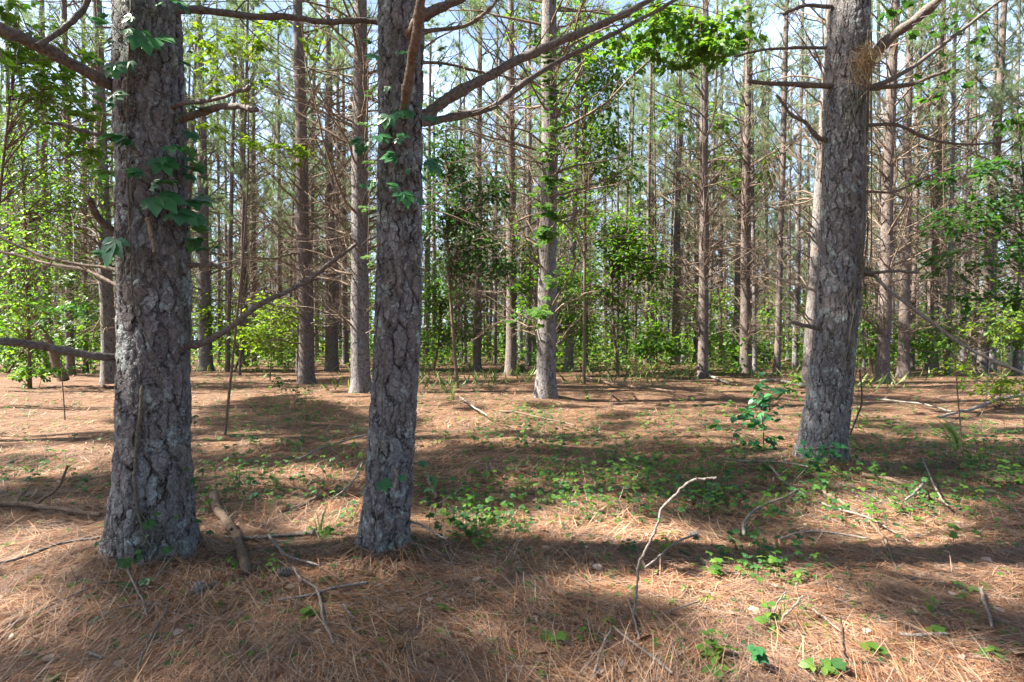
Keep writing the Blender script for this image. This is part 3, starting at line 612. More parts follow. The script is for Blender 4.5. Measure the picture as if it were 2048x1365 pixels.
b_(TC, 'branch', [(1675, 95), (1645, 96), (1590, 98), (1530, 105), (1470, 118)], 10, 5, dC, 5.9, twig=5, seed=46)
b_(TC, 'branch', [(1680, 172), (1645, 172), (1590, 170), (1540, 168), (1500, 162)], 16, 9, dC, 5.3, twig=4, seed=47)
b_(TC, 'branch', [(1665, 282), (1635, 275), (1610, 245), (1580, 228), (1550, 190)], 13, 6, dC, 5.5, twig=5, seed=48)
b_(TC, 'branch', [(1700, 546), (1740, 547), (1790, 544), (1835, 546)], 10, 7, dC - .05, 5.3, twig=1, seed=49)
b_(TC, 'branch', [(1705, 550), (1745, 552), (1772, 578), (1850, 640), (1925, 695), (1985, 728), (2060, 760)], 8, 8, dC, 4.9, twig=2, seed=50, mat=M_STICK, label='long pale drooping limb')
b_(TC, 'branch', [(1650, 660), (1625, 655), (1600, 650), (1582, 645)], 12, 9, dC, 5.4, twig=0, seed=51)
b_(TC, 'branch', [(1700, 388), (1740, 384), (1790, 382), (1850, 352), (1900, 335)], 8, 4, dC, 5.9, twig=6, seed=52, mat=M_TWIG)
b_(TC, 'branch', [(1650, 590), (1610, 575), (1560, 560), (1520, 535)], 8, 4, dC + .1, 6.5, twig=6, seed=53, mat=M_TWIG)

# ------------------------------------------------------------------ creepers on trunks
def palmate(mb, c, d, nrm_, L, rng, tpl=LEAF, k=5, wid=1.0):
    """five leaflets spread from one point: c centre, d the way they hang, nrm_ their upper side"""
    d = nrm(np.asarray(d, float)); N = np.asarray(nrm_, float); S = nrm(np.cross(N, d)); N = np.cross(d, S)
    for a_, sc in zip(np.linspace(-1.35, 1.35, k), [.72, .92, 1.05, .92, .72] if k == 5 else [.85, 1.05, .85]):
        dd = math.cos(a_) * d + math.sin(a_) * S - .12 * N * rng.random()
        leaves(mb, [c], [dd], [N + rng.normal(0, .12, 3)], L * sc * rng.uniform(.9, 1.1), tpl, wid)
def creeper(C_, root_px, stem, clusters, label, L=.075, seed=1, mat=M_CREEP):
    rng = np.random.default_rng(seed); p0 = C_.on(*root_px, .0); r = empty('creeper_vine', p0, label, 'vine'); Mx = __import__('mathutils').Matrix.Translation(-Vector(p0))
    mb = MB()
    for path, w in stem:
        P = smooth_path([C_.on(x, y, .012) for x, y in path], 14 * len(path)); P = P + np.cumsum(rng.normal(0, .002, P.shape), 0) * .6
        mb.add(*tubes(P, np.full(len(P), w) * np.linspace(1, .6, len(P)) * (1 + rng.normal(0, .1, len(P))), 7))
    me = mb.mesh('stem', M_VINE); me.transform(Mx); obj('stem', me, r)
    extra = []
    for (x, y, sc, ang) in clusters:
        for _ in range(2):
            if rng.random() < .75: extra.append((x + rng.normal(0, 24), y + rng.normal(0, 24), sc * rng.uniform(.35, .7), ang + rng.normal(0, 50)))
    for (x, y, sc, ang) in list(clusters) + extra:
        c = C_.on(x, y, .0); xc = C_.cx(c[2]); out = nrm(np.array([c[0] - xc, c[1] - C_.d, 0.])); lift = rng.uniform(.05, .13)
        if abs((x - 1024) / F * C_.d - xc) > C_.cr(c[2]) * .97: c = at(x, y, C_.d - .02); out = nrm(np.array([np.sign(c[0] - xc), -.5, 0.])); lift = .0
        e_ = c + out * lift + np.array([0, 0, rng.uniform(-.01, .03)]); m2 = MB(); base = c - np.array([0, 0, .03])
        a_ = math.radians(ang); side = np.cross(out, [0, 0, 1.]); d = math.cos(a_) * np.array([1., 0, 0]) * .9 + math.sin(a_) * np.array([0, 0, -1.]) * .9 + out * .35
        palmate(m2, e_, d, nrm(out * .75 + np.array([0, 0, .75]) + rng.normal(0, .15, 3)), L * sc, rng)
        m2.add(*tubes(smooth_path([base, (base + e_) / 2 + [0, 0, .012], e_], 6), np.full(6, .0016), 5))
        me = m2.mesh('leaf', mat); me.transform(Mx); obj('leaf', me, r)
creeper(CA, (268, 700), [([(262, -10), (262, 60), (256, 150), (252, 260), (256, 400), (262, 520), (268, 600), (285, 640), (305, 690), (318, 760)], .005), ([(256, 330), (270, 420), (255, 500), (262, 560), (290, 620)], .004), ([(285, 770), (278, 830), (270, 900), (268, 980), (280, 1050), (300, 1090)], .009), ([(300, 330), (308, 370), (316, 400)], .003), ([(318, 780), (290, 830), (262, 850), (240, 862)], .003), ([(305, 500), (320, 530), (350, 552)], .003)],
        [(250, 72, .9, 200), (287, 95, 1., 60), (312, 92, .9, 20), (255, 145, .8, 70), (348, 132, .7, 15), (212, 182, .9, 190), (250, 203, .7, 20), (352, 232, .9, 10), (236, 250, .7, 170), (270, 288, 1.25, 175), (330, 300, .9, 20), (316, 326, 1.0, 60), (368, 340, 1., 15), (400, 352, .9, 10), (218, 348, 1.0, 160), (225, 376, .7, 185), (312, 405, 1.3, 40), (345, 432, 1.3, 30), (385, 396, 1.15, 20), (385, 446, 1.0, 15), (392, 486, .95, 10), (262, 497, 1.15, 100), (292, 6, 1., 10), (330, 14, .8, 15), (240, 20, .6, 190)],
        'large dark five-leaf creeper climbing the thickest trunk', .118, 1)
creeper(CA, (300, 1090), [([(268, 1010), (290, 1040), (310, 1070), (318, 1090)], .004)], [(300, 1040, .8, 60), (320, 1086, .6, 40), (268, 1112, .95, 90), (282, 1096, .5, 20), (380, 1062, .6, 30), (392, 1040, .7, 20), (385, 955, .5, 80), (392, 975, .35, 60), (388, 842, .45, 10)], 'low creeper sprig with fresh leaves at the foot of the thickest trunk', .06, 2, M_LEAFD)
creeper(CB, (800, 300), [([(800, -10), (793, 60), (790, 120), (783, 180), (775, 240), (768, 290)], .004), ([(803, 260), (808, 340), (800, 420), (803, 480), (798, 560), (780, 640), (775, 700)], .003), ([(775, 640), (768, 760), (765, 860), (760, 980), (757, 1060)], .004)],
        [(772, 130, .9, 190), (800, 128, .6, 10), (788, 246, .9, 100), (832, 244, .95, 30), (812, 232, .6, 120), (758, 287, 1.0, 170), (775, 292, .9, 30), (800, 285, .7, 20), (793, 322, .95, 170), (832, 330, 1.05, 60), (860, 318, .9, 15), (803, 402, 1.05, 70), (796, 388, .6, 200), (846, 112, .7, 330), (770, 962, .75, 60), (826, 960, .9, 90)],
        'slender creeper with hand-shaped leaves on the slimmer close trunk', .092, 3)
# stringy dead vines along the leaning trunk
def dead_vines():
    rng = np.random.default_rng(4); p0 = CC.on(1650, 900); r = empty('dead_vine', p0, 'bundle of stringy grey dead vines hanging down the leaning close trunk', 'vine'); mb = MB()
    for k in range(15):
        o = rng.normal(0, 8); y1 = rng.uniform(640, 930)
        pts = [(1738 + o * .4, rng.choice([480, 440, 330, 60])), (1731 + o, 500), (1726 + o + rng.normal(0, 5), 540), (1722 + o + rng.normal(0, 5), 590), (1716 + o, 640), (1706 + o * 1.3, 740), (1690 + o * 2, 830), (1668 + o * 3, 900)]
        pts = [p for p in pts if p[1] <= y1]
        P = []
        for (x, y) in pts: P.append(CC.on(x, y, rng.uniform(.01, .05)))
        if len(P) > 2: P = smooth_path(P, 40); P = P + np.cumsum(rng.normal(0, .007, P.shape), 0) * np.linspace(0, 1, 40)[:, None]; mb.add(*tubes(P, np.full(40, rng.uniform(.0018, .0045)), 5))
    for pts, w in [([(1650, 330), (1660, 345), (1685, 365), (1705, 390), (1712, 410)], .006), ([(1712, 560), (1690, 620), (1665, 670), (1650, 700)], .004), ([(1690, 0), (1672, 120), (1655, 230), (1645, 330)], .004), ([(1705, 110), (1698, 170), (1706, 215), (1715, 250)], .006), ([(1655, 860), (1650, 900), (1655, 940)], .004), ([(1720, 740), (1724, 800), (1716, 830), (1700, 870)], .008)]:
        P = smooth_path([CC.on(x, y, .015) for x, y in pts], 30); mb.add(*tubes(P, np.full(30, w), 6))
    me = mb.mesh('dead_vine', M_VINE); me.transform(__import__('mathutils').Matrix.Translation(-Vector(p0))); obj('stem', me, r)
dead_vines()
def straw_tuft():
    rng = np.random.default_rng(6); c = at(1728, 118, dC - .20); r = empty('straw_tuft', c, 'tawny tuft of caught pine straw in the fork of the leaning close trunk', 'straw'); mb = MB(); N = 620
    u_ = rng.random((N, 1)); P = c + rng.normal(0, 1, (N, 3)) * [.045, .03, .05] + (u_ < .35) * [-.02, 0, -.13] * rng.random((N, 1)) * 2 + (u_ > .7) * [.07, 0, .05] * rng.random((N, 1)); D = nrm(rng.normal(0, 1, (N, 3)) * [.7, .5, 1.] + [0, 0, -.9]); S = nrm(np.cross(D, rng.normal(0, 1, (N, 3)))) * .0014; L = rng.uniform(.08, .2, (N, 1)); b_ = rng.normal(0, .035, (N, 3))
    V = np.stack([P - D * L / 2 - S, P - D * L / 2 + S, P + b_ - S, P + b_ + S, P + D * L / 2 - S + [0, 0, -.02], P + D * L / 2 + S + [0, 0, -.02]], 1) - c
    mb.add(V.reshape(-1, 3), ((np.arange(N) * 6)[:, None, None] + np.array([(0, 1, 3, 2), (2, 3, 5, 4)])[None]).reshape(-1, 4)); obj('needles', mb.mesh('needles', M_STRAW), r)
    m2 = MB(); 
    for k in range(7):
        a_ = rng.uniform(0, 6.28); m2.add(*tubes(smooth_path(np.array([[0, 0, 0], [.08 * math.cos(a_), -.03, .08 * math.sin(a_)], [.15 * math.cos(a_ + .5), -.05, .15 * math.sin(a_ + .5) - .04]]), 10), np.full(10, .004), 5))
    obj('twig', m2.mesh('twig', M_STICK), r)
straw_tuft()
# ------------------------------------------------------------------ broadleaf saplings
def sapling(name, label, base, blobs, d, mat, L, cat='sapling', trunk=None, tw=.02, tpl=MINI, wid=1., seed=0, flat=.45, group=None, hang=False):
    """a young broadleaf: stem, twigs out to each spray, and leaves in layered sprays. blobs: (px, py, rx, ry, leaves)"""
    if d > 13: blobs = [(x, y, rx * 1.2, ry * 1.2, int(n_ * 2.4)) for x, y, rx, ry, n_ in blobs]; L = L * 1.2
    elif tpl is not LOBE and cat in ('sapling', 'vine'): blobs = [(x, y, rx, ry, int(n_ * 1.5)) for x, y, rx, ry, n_ in blobs]
    rng = np.random.default_rng(7000 + seed); b0 = gp(*base) if base[1] > 700 else at(base[0], base[1], d); b0 = at(base[0], 0, d); b0[2] = float(ground(b0[0], b0[1]))
    r = empty(name, b0, label, cat, group); st, tg, lf = MB(), MB(), MB()
    top = min(bl_[1] for bl_ in blobs); tx = np.mean([bl_[0] for bl_ in blobs if bl_[1] < top + 90])
    mid = at(base[0] * .5 + tx * .5 + rng.normal(0, 8), (base[1] + top) / 2, d); tp = at(tx, top, d)
    P = smooth_path([b0, mid, tp] if trunk is None else ([] if hang else [b0]) + [at(x, y, d) for x, y in trunk], 26)
    st.add(*tubes(P, tw * (1 - .8 * np.linspace(0, 1, 26)), 8))
    for (x, y, rx, ry, n_) in blobs:
        c = at(x, y, d); sx, sz = rx / F * d, ry / F * d; c = c + [0, rng.normal(0, .5) * sx, 0]
        i = np.argmin(np.linalg.norm(P - (c - [0, 0, .35 * abs(c[0] - P[:, 0].mean())]), axis=1)); 
        K = max(3, int(n_ / 18)); tips = c + nrm(rng.normal(0, 1, (K, 3))) * rng.uniform(.35, 1., (K, 1)) * [sx, sx * .8, sz]
        s0 = P[np.clip(i - rng.integers(0, 4, K), 0, 25)]; t = np.linspace(0, 1, 7)[None, :, None]; mp = (s0 + tips) / 2 + [0, 0, .1 * sx]
        Q = s0[:, None] * (1 - t) ** 2 + 2 * t * (1 - t) * mp[:, None] + t * t * tips[:, None] + rng.normal(0, .02 * sx + .002, (K, 7, 3)) * (t > 0)
        tg.add(*tubes(Q, np.full((K, 1), max(.003, tw * .22)) * (1 - .7 * t[..., 0]), 4))
        per = max(1, n_ // K); td = nrm(tips - c + rng.normal(0, .25, tips.shape) * sx); ti = np.repeat(np.arange(K), per); N = len(ti)
        f = rng.uniform(-.55, .75, (N, 1)) * sx * .75; sd = nrm(np.cross(td, [0, 0, 1.])); 
        lp = tips[ti] + td[ti] * f + sd[ti] * rng.normal(0, .2, (N, 1)) * sx + np.array([0, 0, 1.]) * rng.normal(0, .16, (N, 1)) * sz * (1 + 0 * f)
        ld = nrm(td[ti] * .6 + sd[ti] * rng.choice([-1., 1.], (N, 1)) * rng.uniform(.2, 1, (N, 1)) + np.array([0, 0, -1.]) * rng.uniform(0, .5, (N, 1)))
        leaves(lf, lp, ld, updir(N, rng, flat), L * rng.uniform(.6, 1.25, N), tpl, wid)
    Mx = __import__('mathutils').Matrix.Translation(-Vector(b0))
    for nm, m_, mt in (('trunk', st, M_STICKB), ('branchwork', tg, M_STICKB), ('foliage', lf, mat)):
        me = m_.mesh(nm, mt); me.transform(Mx); obj(nm, me, r)
    return r
sapling('beech_sapling', 'beech sapling with layered dark leaves at the picture edge past the vine-draped trunk', (2090, 850), [(1985, 420, 80, 40, 260), (2010, 330, 60, 34, 170), (1905, 520, 60, 30, 160), (2020, 500, 60, 40, 200), (1960, 595, 60, 22, 130), (2035, 235, 45, 25, 90), (1880, 360, 45, 18, 90), (2040, 400, 40, 60, 160), (1930, 455, 60, 18, 140), (2045, 590, 40, 30, 90)], 6.2, M_LEAFD, .075, seed=1, flat=.35)
sapling('beech_sapling', 'beech sapling reaching in over the stout upper limb with yellow-green leaves', (-60, 900), [(55, 105, 70, 22, 90), (20, 95, 40, 16, 50), (60, 185, 60, 30, 110), (150, 188, 70, 30, 150), (205, 250, 60, 25, 90), (110, 235, 70, 30, 90), (20, 30, 50, 30, 60), (60, 60, 60, 25, 70), (170, 120, 40, 25, 60), (30, 150, 50, 30, 70), (180, 300, 45, 20, 60)], 4.8, M_LEAFB, .075, seed=2, flat=.35)
sapling('understory_tree', 'yellow-green leafy understory tree among the dark stems behind the long low limb', (60, 770), [(70, 430, 90, 70, 420), (50, 320, 80, 60, 300), (120, 520, 70, 60, 300), (20, 540, 60, 60, 220), (150, 370, 60, 50, 180), (30, 240, 60, 40, 120), (90, 610, 80, 30, 200), (30, 650, 70, 40, 200)], 15, M_LEAFB, .10, seed=3, tw=.05)
sapling('understory_tree', 'bright green understory tree with flat leafy layers at the heart of the thicket', (1236, 722), [(1236, 520, 55, 40, 420), (1262, 470, 40, 40, 240), (1215, 588, 55, 16, 200), (1195, 450, 40, 30, 160), (1290, 540, 40, 22, 160), (1160, 560, 40, 30, 140), (1240, 640, 50, 30, 150)], 21, M_LEAFB, .16, seed=4, tw=.06)
sapling('understory_tree', 'yellow-green understory tree rising behind the pale brown leaning pine', (1168, 735), [(1195, 190, 50, 60, 260), (1175, 320, 45, 45, 220), (1215, 260, 45, 40, 180), (1150, 130, 40, 40, 140), (1130, 420, 35, 45, 150), (1235, 350, 35, 35, 120), (1170, 40, 50, 40, 150), (1060, 60, 40, 50, 130), (1240, 120, 45, 40, 150), (1120, 220, 40, 50, 150)], 17, M_LEAFB, .14, seed=5, tw=.05)
sapling('understory_tree', 'olive green feathery understory tree between the slim close trunk and the reddish thin pine', (915, 740), [(900, 330, 50, 55, 340), (885, 280, 45, 35, 180), (930, 420, 45, 50, 300), (985, 385, 35, 35, 160), (905, 520, 40, 50, 240), (950, 480, 40, 40, 180), (870, 440, 30, 40, 140), (1000, 520, 30, 40, 130)], 15, M_LEAFD, .11, seed=6, tw=.05)
sapling('hickory_sapling', 'hickory sapling with bright leaves glowing between the two close trunks', (450, 770), [(430, 85, 55, 28, 110), (395, 70, 30, 25, 50), (510, 92, 34, 18, 60), (525, 298, 36, 14, 60), (612, 308, 36, 16, 60), (420, 258, 30, 20, 40), (440, 130, 40, 18, 50), (560, 60, 40, 22, 60), (490, 170, 40, 20, 50), (640, 120, 30, 20, 40), (410, 180, 30, 20, 40), (575, 290, 25, 10, 30)], 7.5, M_LEAFY, .085, seed=7, flat=.4)
sapling('climbing_vine', 'leafy vine hanging from the top of the straight brown clearing pine', (1412, 752), [(1400, 50, 80, 45, 240), (1325, 40, 60, 35, 150), (1270, 112, 40, 14, 40), (1440, 100, 40, 30, 100), (1400, 105, 35, 25, 90), (1480, 30, 50, 30, 90), (1350, 130, 40, 25, 60), (1180, 130, 25, 20, 30), (1290, 75, 50, 25, 90), (1370, 15, 60, 25, 120), (1450, 60, 50, 25, 90), (1230, 60, 40, 20, 50)], 10, M_LEAFB, .11, cat='vine', trunk=[(1408, 420), (1404, 200), (1400, 20)], tw=.010, hang=True, tpl=BROAD, seed=8)
sapling('sweetgum_sapling', 'sparse sapling with flat scattered leaves around the thick limb of the leaning trunk', (1925, 790), [(1785, 35, 40, 18, 12), (1850, 60, 50, 25, 16), (1915, 40, 50, 20, 12), (1800, 205, 40, 18, 12), (1945, 75, 50, 30, 12), (1900, 190, 50, 20, 8), (1960, 20, 40, 20, 10), (1910, 130, 40, 20, 8)], 6.2, M_LEAFD, .10, tpl=LOBE, seed=9, flat=.3, tw=.007)
sapling('understory_tree', 'light green understory tree behind the straight brown clearing pine', (1450, 735), [(1440, 320, 45, 35, 200), (1470, 380, 30, 30, 110), (1350, 230, 35, 30, 120), (1440, 250, 30, 25, 90), (1540, 320, 35, 40, 140)], 24, M_LEAFB, .18, seed=10, tw=.05)
sapling('leafy_shrub', 'round green shrub with broad leaves under the edge pine of the thicket', (1308, 728), [(1308, 672, 32, 24, 170), (1330, 695, 34, 18, 120), (1290, 700, 25, 16, 70)], 19, M_LEAFB, .16, cat='shrub', seed=11, tw=.02)
sapling('leafy_shrub', 'bright fern-like shrub beyond the curving lichened limb', (540, 735), [(535, 640, 50, 30, 190), (500, 670, 40, 22, 120), (570, 680, 40, 22, 110), (545, 610, 40, 12, 70)], 18, M_LEAFY, .15, cat='shrub', seed=12, tw=.02)
sapling('grape_sapling', 'dark green broad-leaved seedling bush beside the foot of the leaning trunk', (1528, 900), [(1510, 785, 46, 26, 34), (1480, 828, 60, 16, 34), (1490, 868, 34, 26, 26), (1545, 792, 40, 20, 26), (1535, 840, 44, 26, 36), (1588, 788, 22, 6, 6), (1445, 850, 30, 10, 8), (1540, 880, 40, 16, 20)], 6.6, M_CREEP, .095, cat='shrub', tpl=BROAD, seed=13, tw=.008)
sapling('leafy_shrub', 'yellow-green shrub glowing in sun near the picture edge past the dark-footed pine', (2000, 800), [(1985, 760, 60, 18, 190), (2035, 780, 50, 16, 150), (1935, 745, 45, 20, 130), (1955, 775, 40, 12, 80), (2030, 640, 50, 26, 110), (1975, 655, 40, 20, 80)], 11, M_LEAFY, .095, cat='shrub', seed=14, tw=.012)
sapling('leafy_shrub', 'low green shrub between the pale stringy-barked pine and the leaning trunk', (1640, 790), [(1600, 760, 22, 14, 50), (1585, 775, 25, 10, 40)], 10.5, M_LEAFB, .09, cat='shrub', seed=15, tw=.008)
sapling('beech_sapling', 'small dark layered sapling in front of the creeper-dotted pine', (130, 800), [(125, 615, 40, 14, 60), (150, 632, 30, 10, 40), (110, 640, 30, 8, 30)], 9, M_LEAFD, .10, seed=16, tw=.01)
sapling('leafy_shrub', 'pale green shrub by the foot of the mossy crooked stem', (78, 765), [(80, 745, 34, 12, 60), (60, 752, 26, 8, 40)], 15, M_LEAFB, .12, cat='shrub', seed=17, tw=.008)
sapling('beech_sapling', 'thin upright seedling with small leaves before the many-branched pine', (590, 850), [(585, 790, 22, 30, 46), (595, 835, 20, 20, 24), (548, 758, 18, 14, 26), (565, 770, 16, 10, 16)], 8.2, M_LEAFD, .06, seed=18, tw=.005)
for i_, (lab, bx, d_, mt_, bl_) in enumerate([
 ('leafy understory tree filling the gap past the slim close trunk low down', 868, 24, M_LEAFB, [(870, 640, 40, 40, 260), (900, 600, 40, 30, 180), (860, 560, 30, 40, 160), (935, 660, 40, 30, 200)]),
 ('understory tree in green leaf just behind the creeper-clad pine', 1105, 20, M_LEAFB, [(1112, 640, 30, 45, 220), (1125, 560, 30, 40, 180), (1060, 600, 30, 50, 180), (1045, 500, 26, 40, 120), (1150, 640, 40, 40, 220)]),
 ('understory tree with soft green leaves along the far right edge of the thicket', 1395, 27, M_LEAFB, [(1392, 640, 40, 40, 220), (1420, 600, 30, 30, 120), (1330, 610, 30, 40, 150), (1440, 670, 40, 20, 140)]),
 ('green understory tree between the dark-footed pine and the vine-draped trunk', 1745, 22, M_LEAFB, [(1745, 640, 30, 50, 200), (1740, 560, 24, 40, 130), (1765, 690, 30, 25, 140)]),
 ('green understory tree among the pines past the dark brown pine', 1925, 20, M_LEAFB, [(1920, 660, 50, 40, 220), (1960, 620, 50, 30, 180), (1880, 690, 40, 24, 140), (2030, 670, 50, 40, 200)]),
 ('low yellow-green understory tree behind the close pair of pines', 470, 24, M_LEAFY, [(460, 680, 40, 30, 200), (500, 640, 40, 20, 120), (440, 620, 30, 30, 120), (620, 660, 40, 30, 150), (560, 690, 40, 20, 150)]),
 ('dull green understory tree at the back above the long low limb', 15, 22, M_LEAFB, [(20, 650, 60, 40, 260), (90, 680, 50, 30, 200), (180, 660, 40, 40, 200), (150, 600, 40, 30, 140), (40, 700, 60, 20, 200)]),
 ('pale green understory tree far behind the branchy pine near the vine-draped trunk', 1525, 27, M_LEAFB, [(1525, 650, 40, 40, 200), (1560, 690, 50, 20, 180), (1470, 690, 40, 20, 160), (1540, 600, 30, 30, 100)])]):
    sapling('understory_tree', lab.replace('far right edge', 'far edge'), (bx, 735), bl_, d_, mt_, .15, seed=40 + i_, tw=.05)
# mossy crooked stem and extra trunk creepers
sapling('crooked_tree', 'mossy crooked stem bending out of the ground behind the long low limb', (128, 762), [(60, 610, 40, 20, 20), (40, 560, 30, 20, 14)], 17.5, M_LEAFB, .1, cat='tree', trunk=[(112, 725), (98, 685), (70, 640), (48, 560), (30, 480)], tw=.16, seed=19)
def trunk_creeper(label, pts, d, L, mat, seed, wpx):
    L = L * 1.7; pts = [(x, y, int(n_ * 1.6), sp * .8) for x, y, n_, sp in pts]
    rng = np.random.default_rng(8000 + seed); b0 = at(pts[0][0], pts[0][1], d - wpx / F * d * .6); r = empty('creeper_vine', b0, label, 'vine'); mb, lf = MB(), MB()
    P = smooth_path([at(x, y, d - wpx / F * d * .55) for x, y, n_, sp in pts], 30); mb.add(*tubes(P - b0, np.full(30, .008), 6))
    for (x, y, n_, sp) in pts:
        N = n_; xs = rng.normal(x, sp, N); ys = rng.normal(y, sp * 1.1, N); c = np.stack([at(a_, b_, d - wpx / F * d * rng.uniform(.5, .9)) for a_, b_ in zip(xs, ys)])
        for q in c: palmate(lf, q - b0, np.array([rng.normal(0, .8), -.6, -.4]), np.array([0, -.6, .8]), L * rng.uniform(.7, 1.2), rng, MINI, 5, 1.2)
    obj('stem', mb.mesh('stem', M_VINE), r); obj('foliage', lf.mesh('foliage', mat), r)
trunk_creeper('five-leaf creeper spiralling up the straight grey pine in the clearing', [(1082, 620, 7, 14), (1088, 560, 4, 14), (1090, 470, 9, 15), (1090, 420, 8, 17), (1096, 360, 9, 17), (1100, 300, 10, 18), (1100, 250, 9, 18), (1100, 190, 10, 18), (1104, 130, 8, 16), (1090, 90, 6, 16)], 11.55, .10, M_LEAFB, 1, 46)
trunk_creeper('small-leaved creeper around the pine beside the creeper-clad one', [(1022, 640, 5, 9), (1020, 580, 5, 9), (1022, 520, 7, 9), (1024, 440, 6, 10), (1020, 360, 6, 10)], 20.4, .10, M_LEAFB, 2, 24)
trunk_creeper('pale-leaved creeper on the creeper-dotted pine', [(140, 690, 8, 8), (138, 650, 8, 8), (138, 610, 7, 8), (134, 560, 5, 8)], 20.3, .13, M_LEAFB, 3, 20)
trunk_creeper('thin creeper trailing down beside the slimmer close trunk', [(735, 520, 3, 8), (738, 420, 3, 7), (740, 330, 4, 8), (742, 250, 4, 8), (745, 180, 3, 8)], 12, .07, M_LEAFB, 4, 40)
trunk_creeper('shade creeper with dark leaves at the foot of the leaning close trunk', [(1630, 925, 7, 12), (1650, 905, 7, 14), (1672, 895, 6, 12), (1610, 900, 4, 10)], dC, .028, M_CREEP, 5, 110)
# ------------------------------------------------------------------ undergrowth and ground cover masses
def undergrowth():
    rng = np.random.default_rng(12); lf = MB()
    N = 56000; px = rng.uniform(-150, 2200, N); d = rng.uniform(20, 50, N); w = .42 + .58 * ((px > 830) & (px < 1345)) + .55 * ((px > 420) & (px < 600)) + .35 * (px > 1400) + .4 * (px < 220)
    x = (px - 1024) / F * d; cl = vnoise(x / 2.2, d / 2.2, 33); k = (rng.random(N) < w) & (cl > .34 + .5 * np.clip((29 - d) / 9, 0, 1) * (.4 + vnoise(x / 1.1, d / 1.1, 35))); px, d, x, cl = px[k], d[k], x[k], cl[k]; N = len(px)
    z = ground(x, d) + (rng.random(N) ** 1.6) * (1.3 + 3.2 * (cl - .34)) * (.5 + .5 * (d > 27))
    leaves(lf, np.stack([x, d, z], -1), rdir(N, rng, -.1), updir(N, rng, .6), rng.uniform(.10, .26, N), MINI, 1.2)
    N = 52000; d = rng.uniform(44, 80, N); x = rng.uniform(-1.1, 1.1, N) * d; z = rng.random(N) ** 1.2 * 8. * (.35 + vnoise(x / 4, d / 4, 61)); leaves(lf, np.stack([x, d, z], -1), rdir(N, rng, -.1), updir(N, rng, .8), rng.uniform(.25, .6, N), MINI, 1.2)
    tag(obj('undergrowth', lf.mesh('undergrowth', M_LEAFB)), 'green leafy undergrowth along the back edge of the clearing', 'undergrowth', kind='stuff')
    lf = MB(); N = 6000; px = rng.uniform(-100, 2150, N); py = 724 + 60 * rng.random(N) ** 2; P = gp(px, py); k = (vnoise(P[:, 0] / 1.8, P[:, 1] / 1.8, 51) > .52) & ((px > 640) | (py < 750)); P = P[k]; N = len(P)
    D = rdir(N, rng, 1.2, .5); leaves(lf, P, D, rdir(N, rng), rng.uniform(.2, .6, N), MINI, .05)
    tag(obj('dry_grass', lf.mesh('dry_grass', M_GRASS)), 'thin pale grass at the far side of the clearing', 'grass', kind='stuff')
undergrowth()
COVER = [(300, 990, 60, 30, 14), (480, 990, 90, 30, 40), (1900, 1000, 130, 40, 70), (1980, 930, 70, 40, 60), (1800, 880, 120, 25, 60), (200, 960, 120, 30, 24), (1500, 930, 90, 30, 60), (700, 1060, 60, 40, 24), (1250, 940, 200, 25, 90), (1120, 890, 160, 20, 60), (960, 1010, 90, 50, 70), (1200, 1000, 110, 45, 110), (1300, 960, 70, 35, 90), (1130, 970, 90, 40, 60), (1420, 985, 50, 35, 60), (560, 950, 130, 40, 80), (620, 880, 140, 50, 110), (480, 830, 110, 40, 60), (1010, 870, 110, 30, 70), (1250, 870, 180, 30, 110), (1400, 830, 120, 30, 60),
         (1660, 960, 80, 20, 40), (1850, 930, 160, 45, 120), (1960, 880, 100, 40, 90), (1750, 850, 80, 25, 50), (960, 1060, 70, 40, 60), (1530, 1130, 60, 35, 40), (1480, 1020, 90, 25, 40), (90, 840, 130, 40, 40), (60, 950, 80, 30, 30), (430, 760, 60, 15, 40), (900, 790, 90, 25, 50), (1640, 1000, 90, 30, 20), (1780, 1030, 180, 30, 40), (1000, 740, 140, 8, 80), (1250, 745, 180, 10, 140), (1600, 770, 200, 16, 120), (1060, 830, 40, 14, 60), (600, 800, 60, 30, 60)]
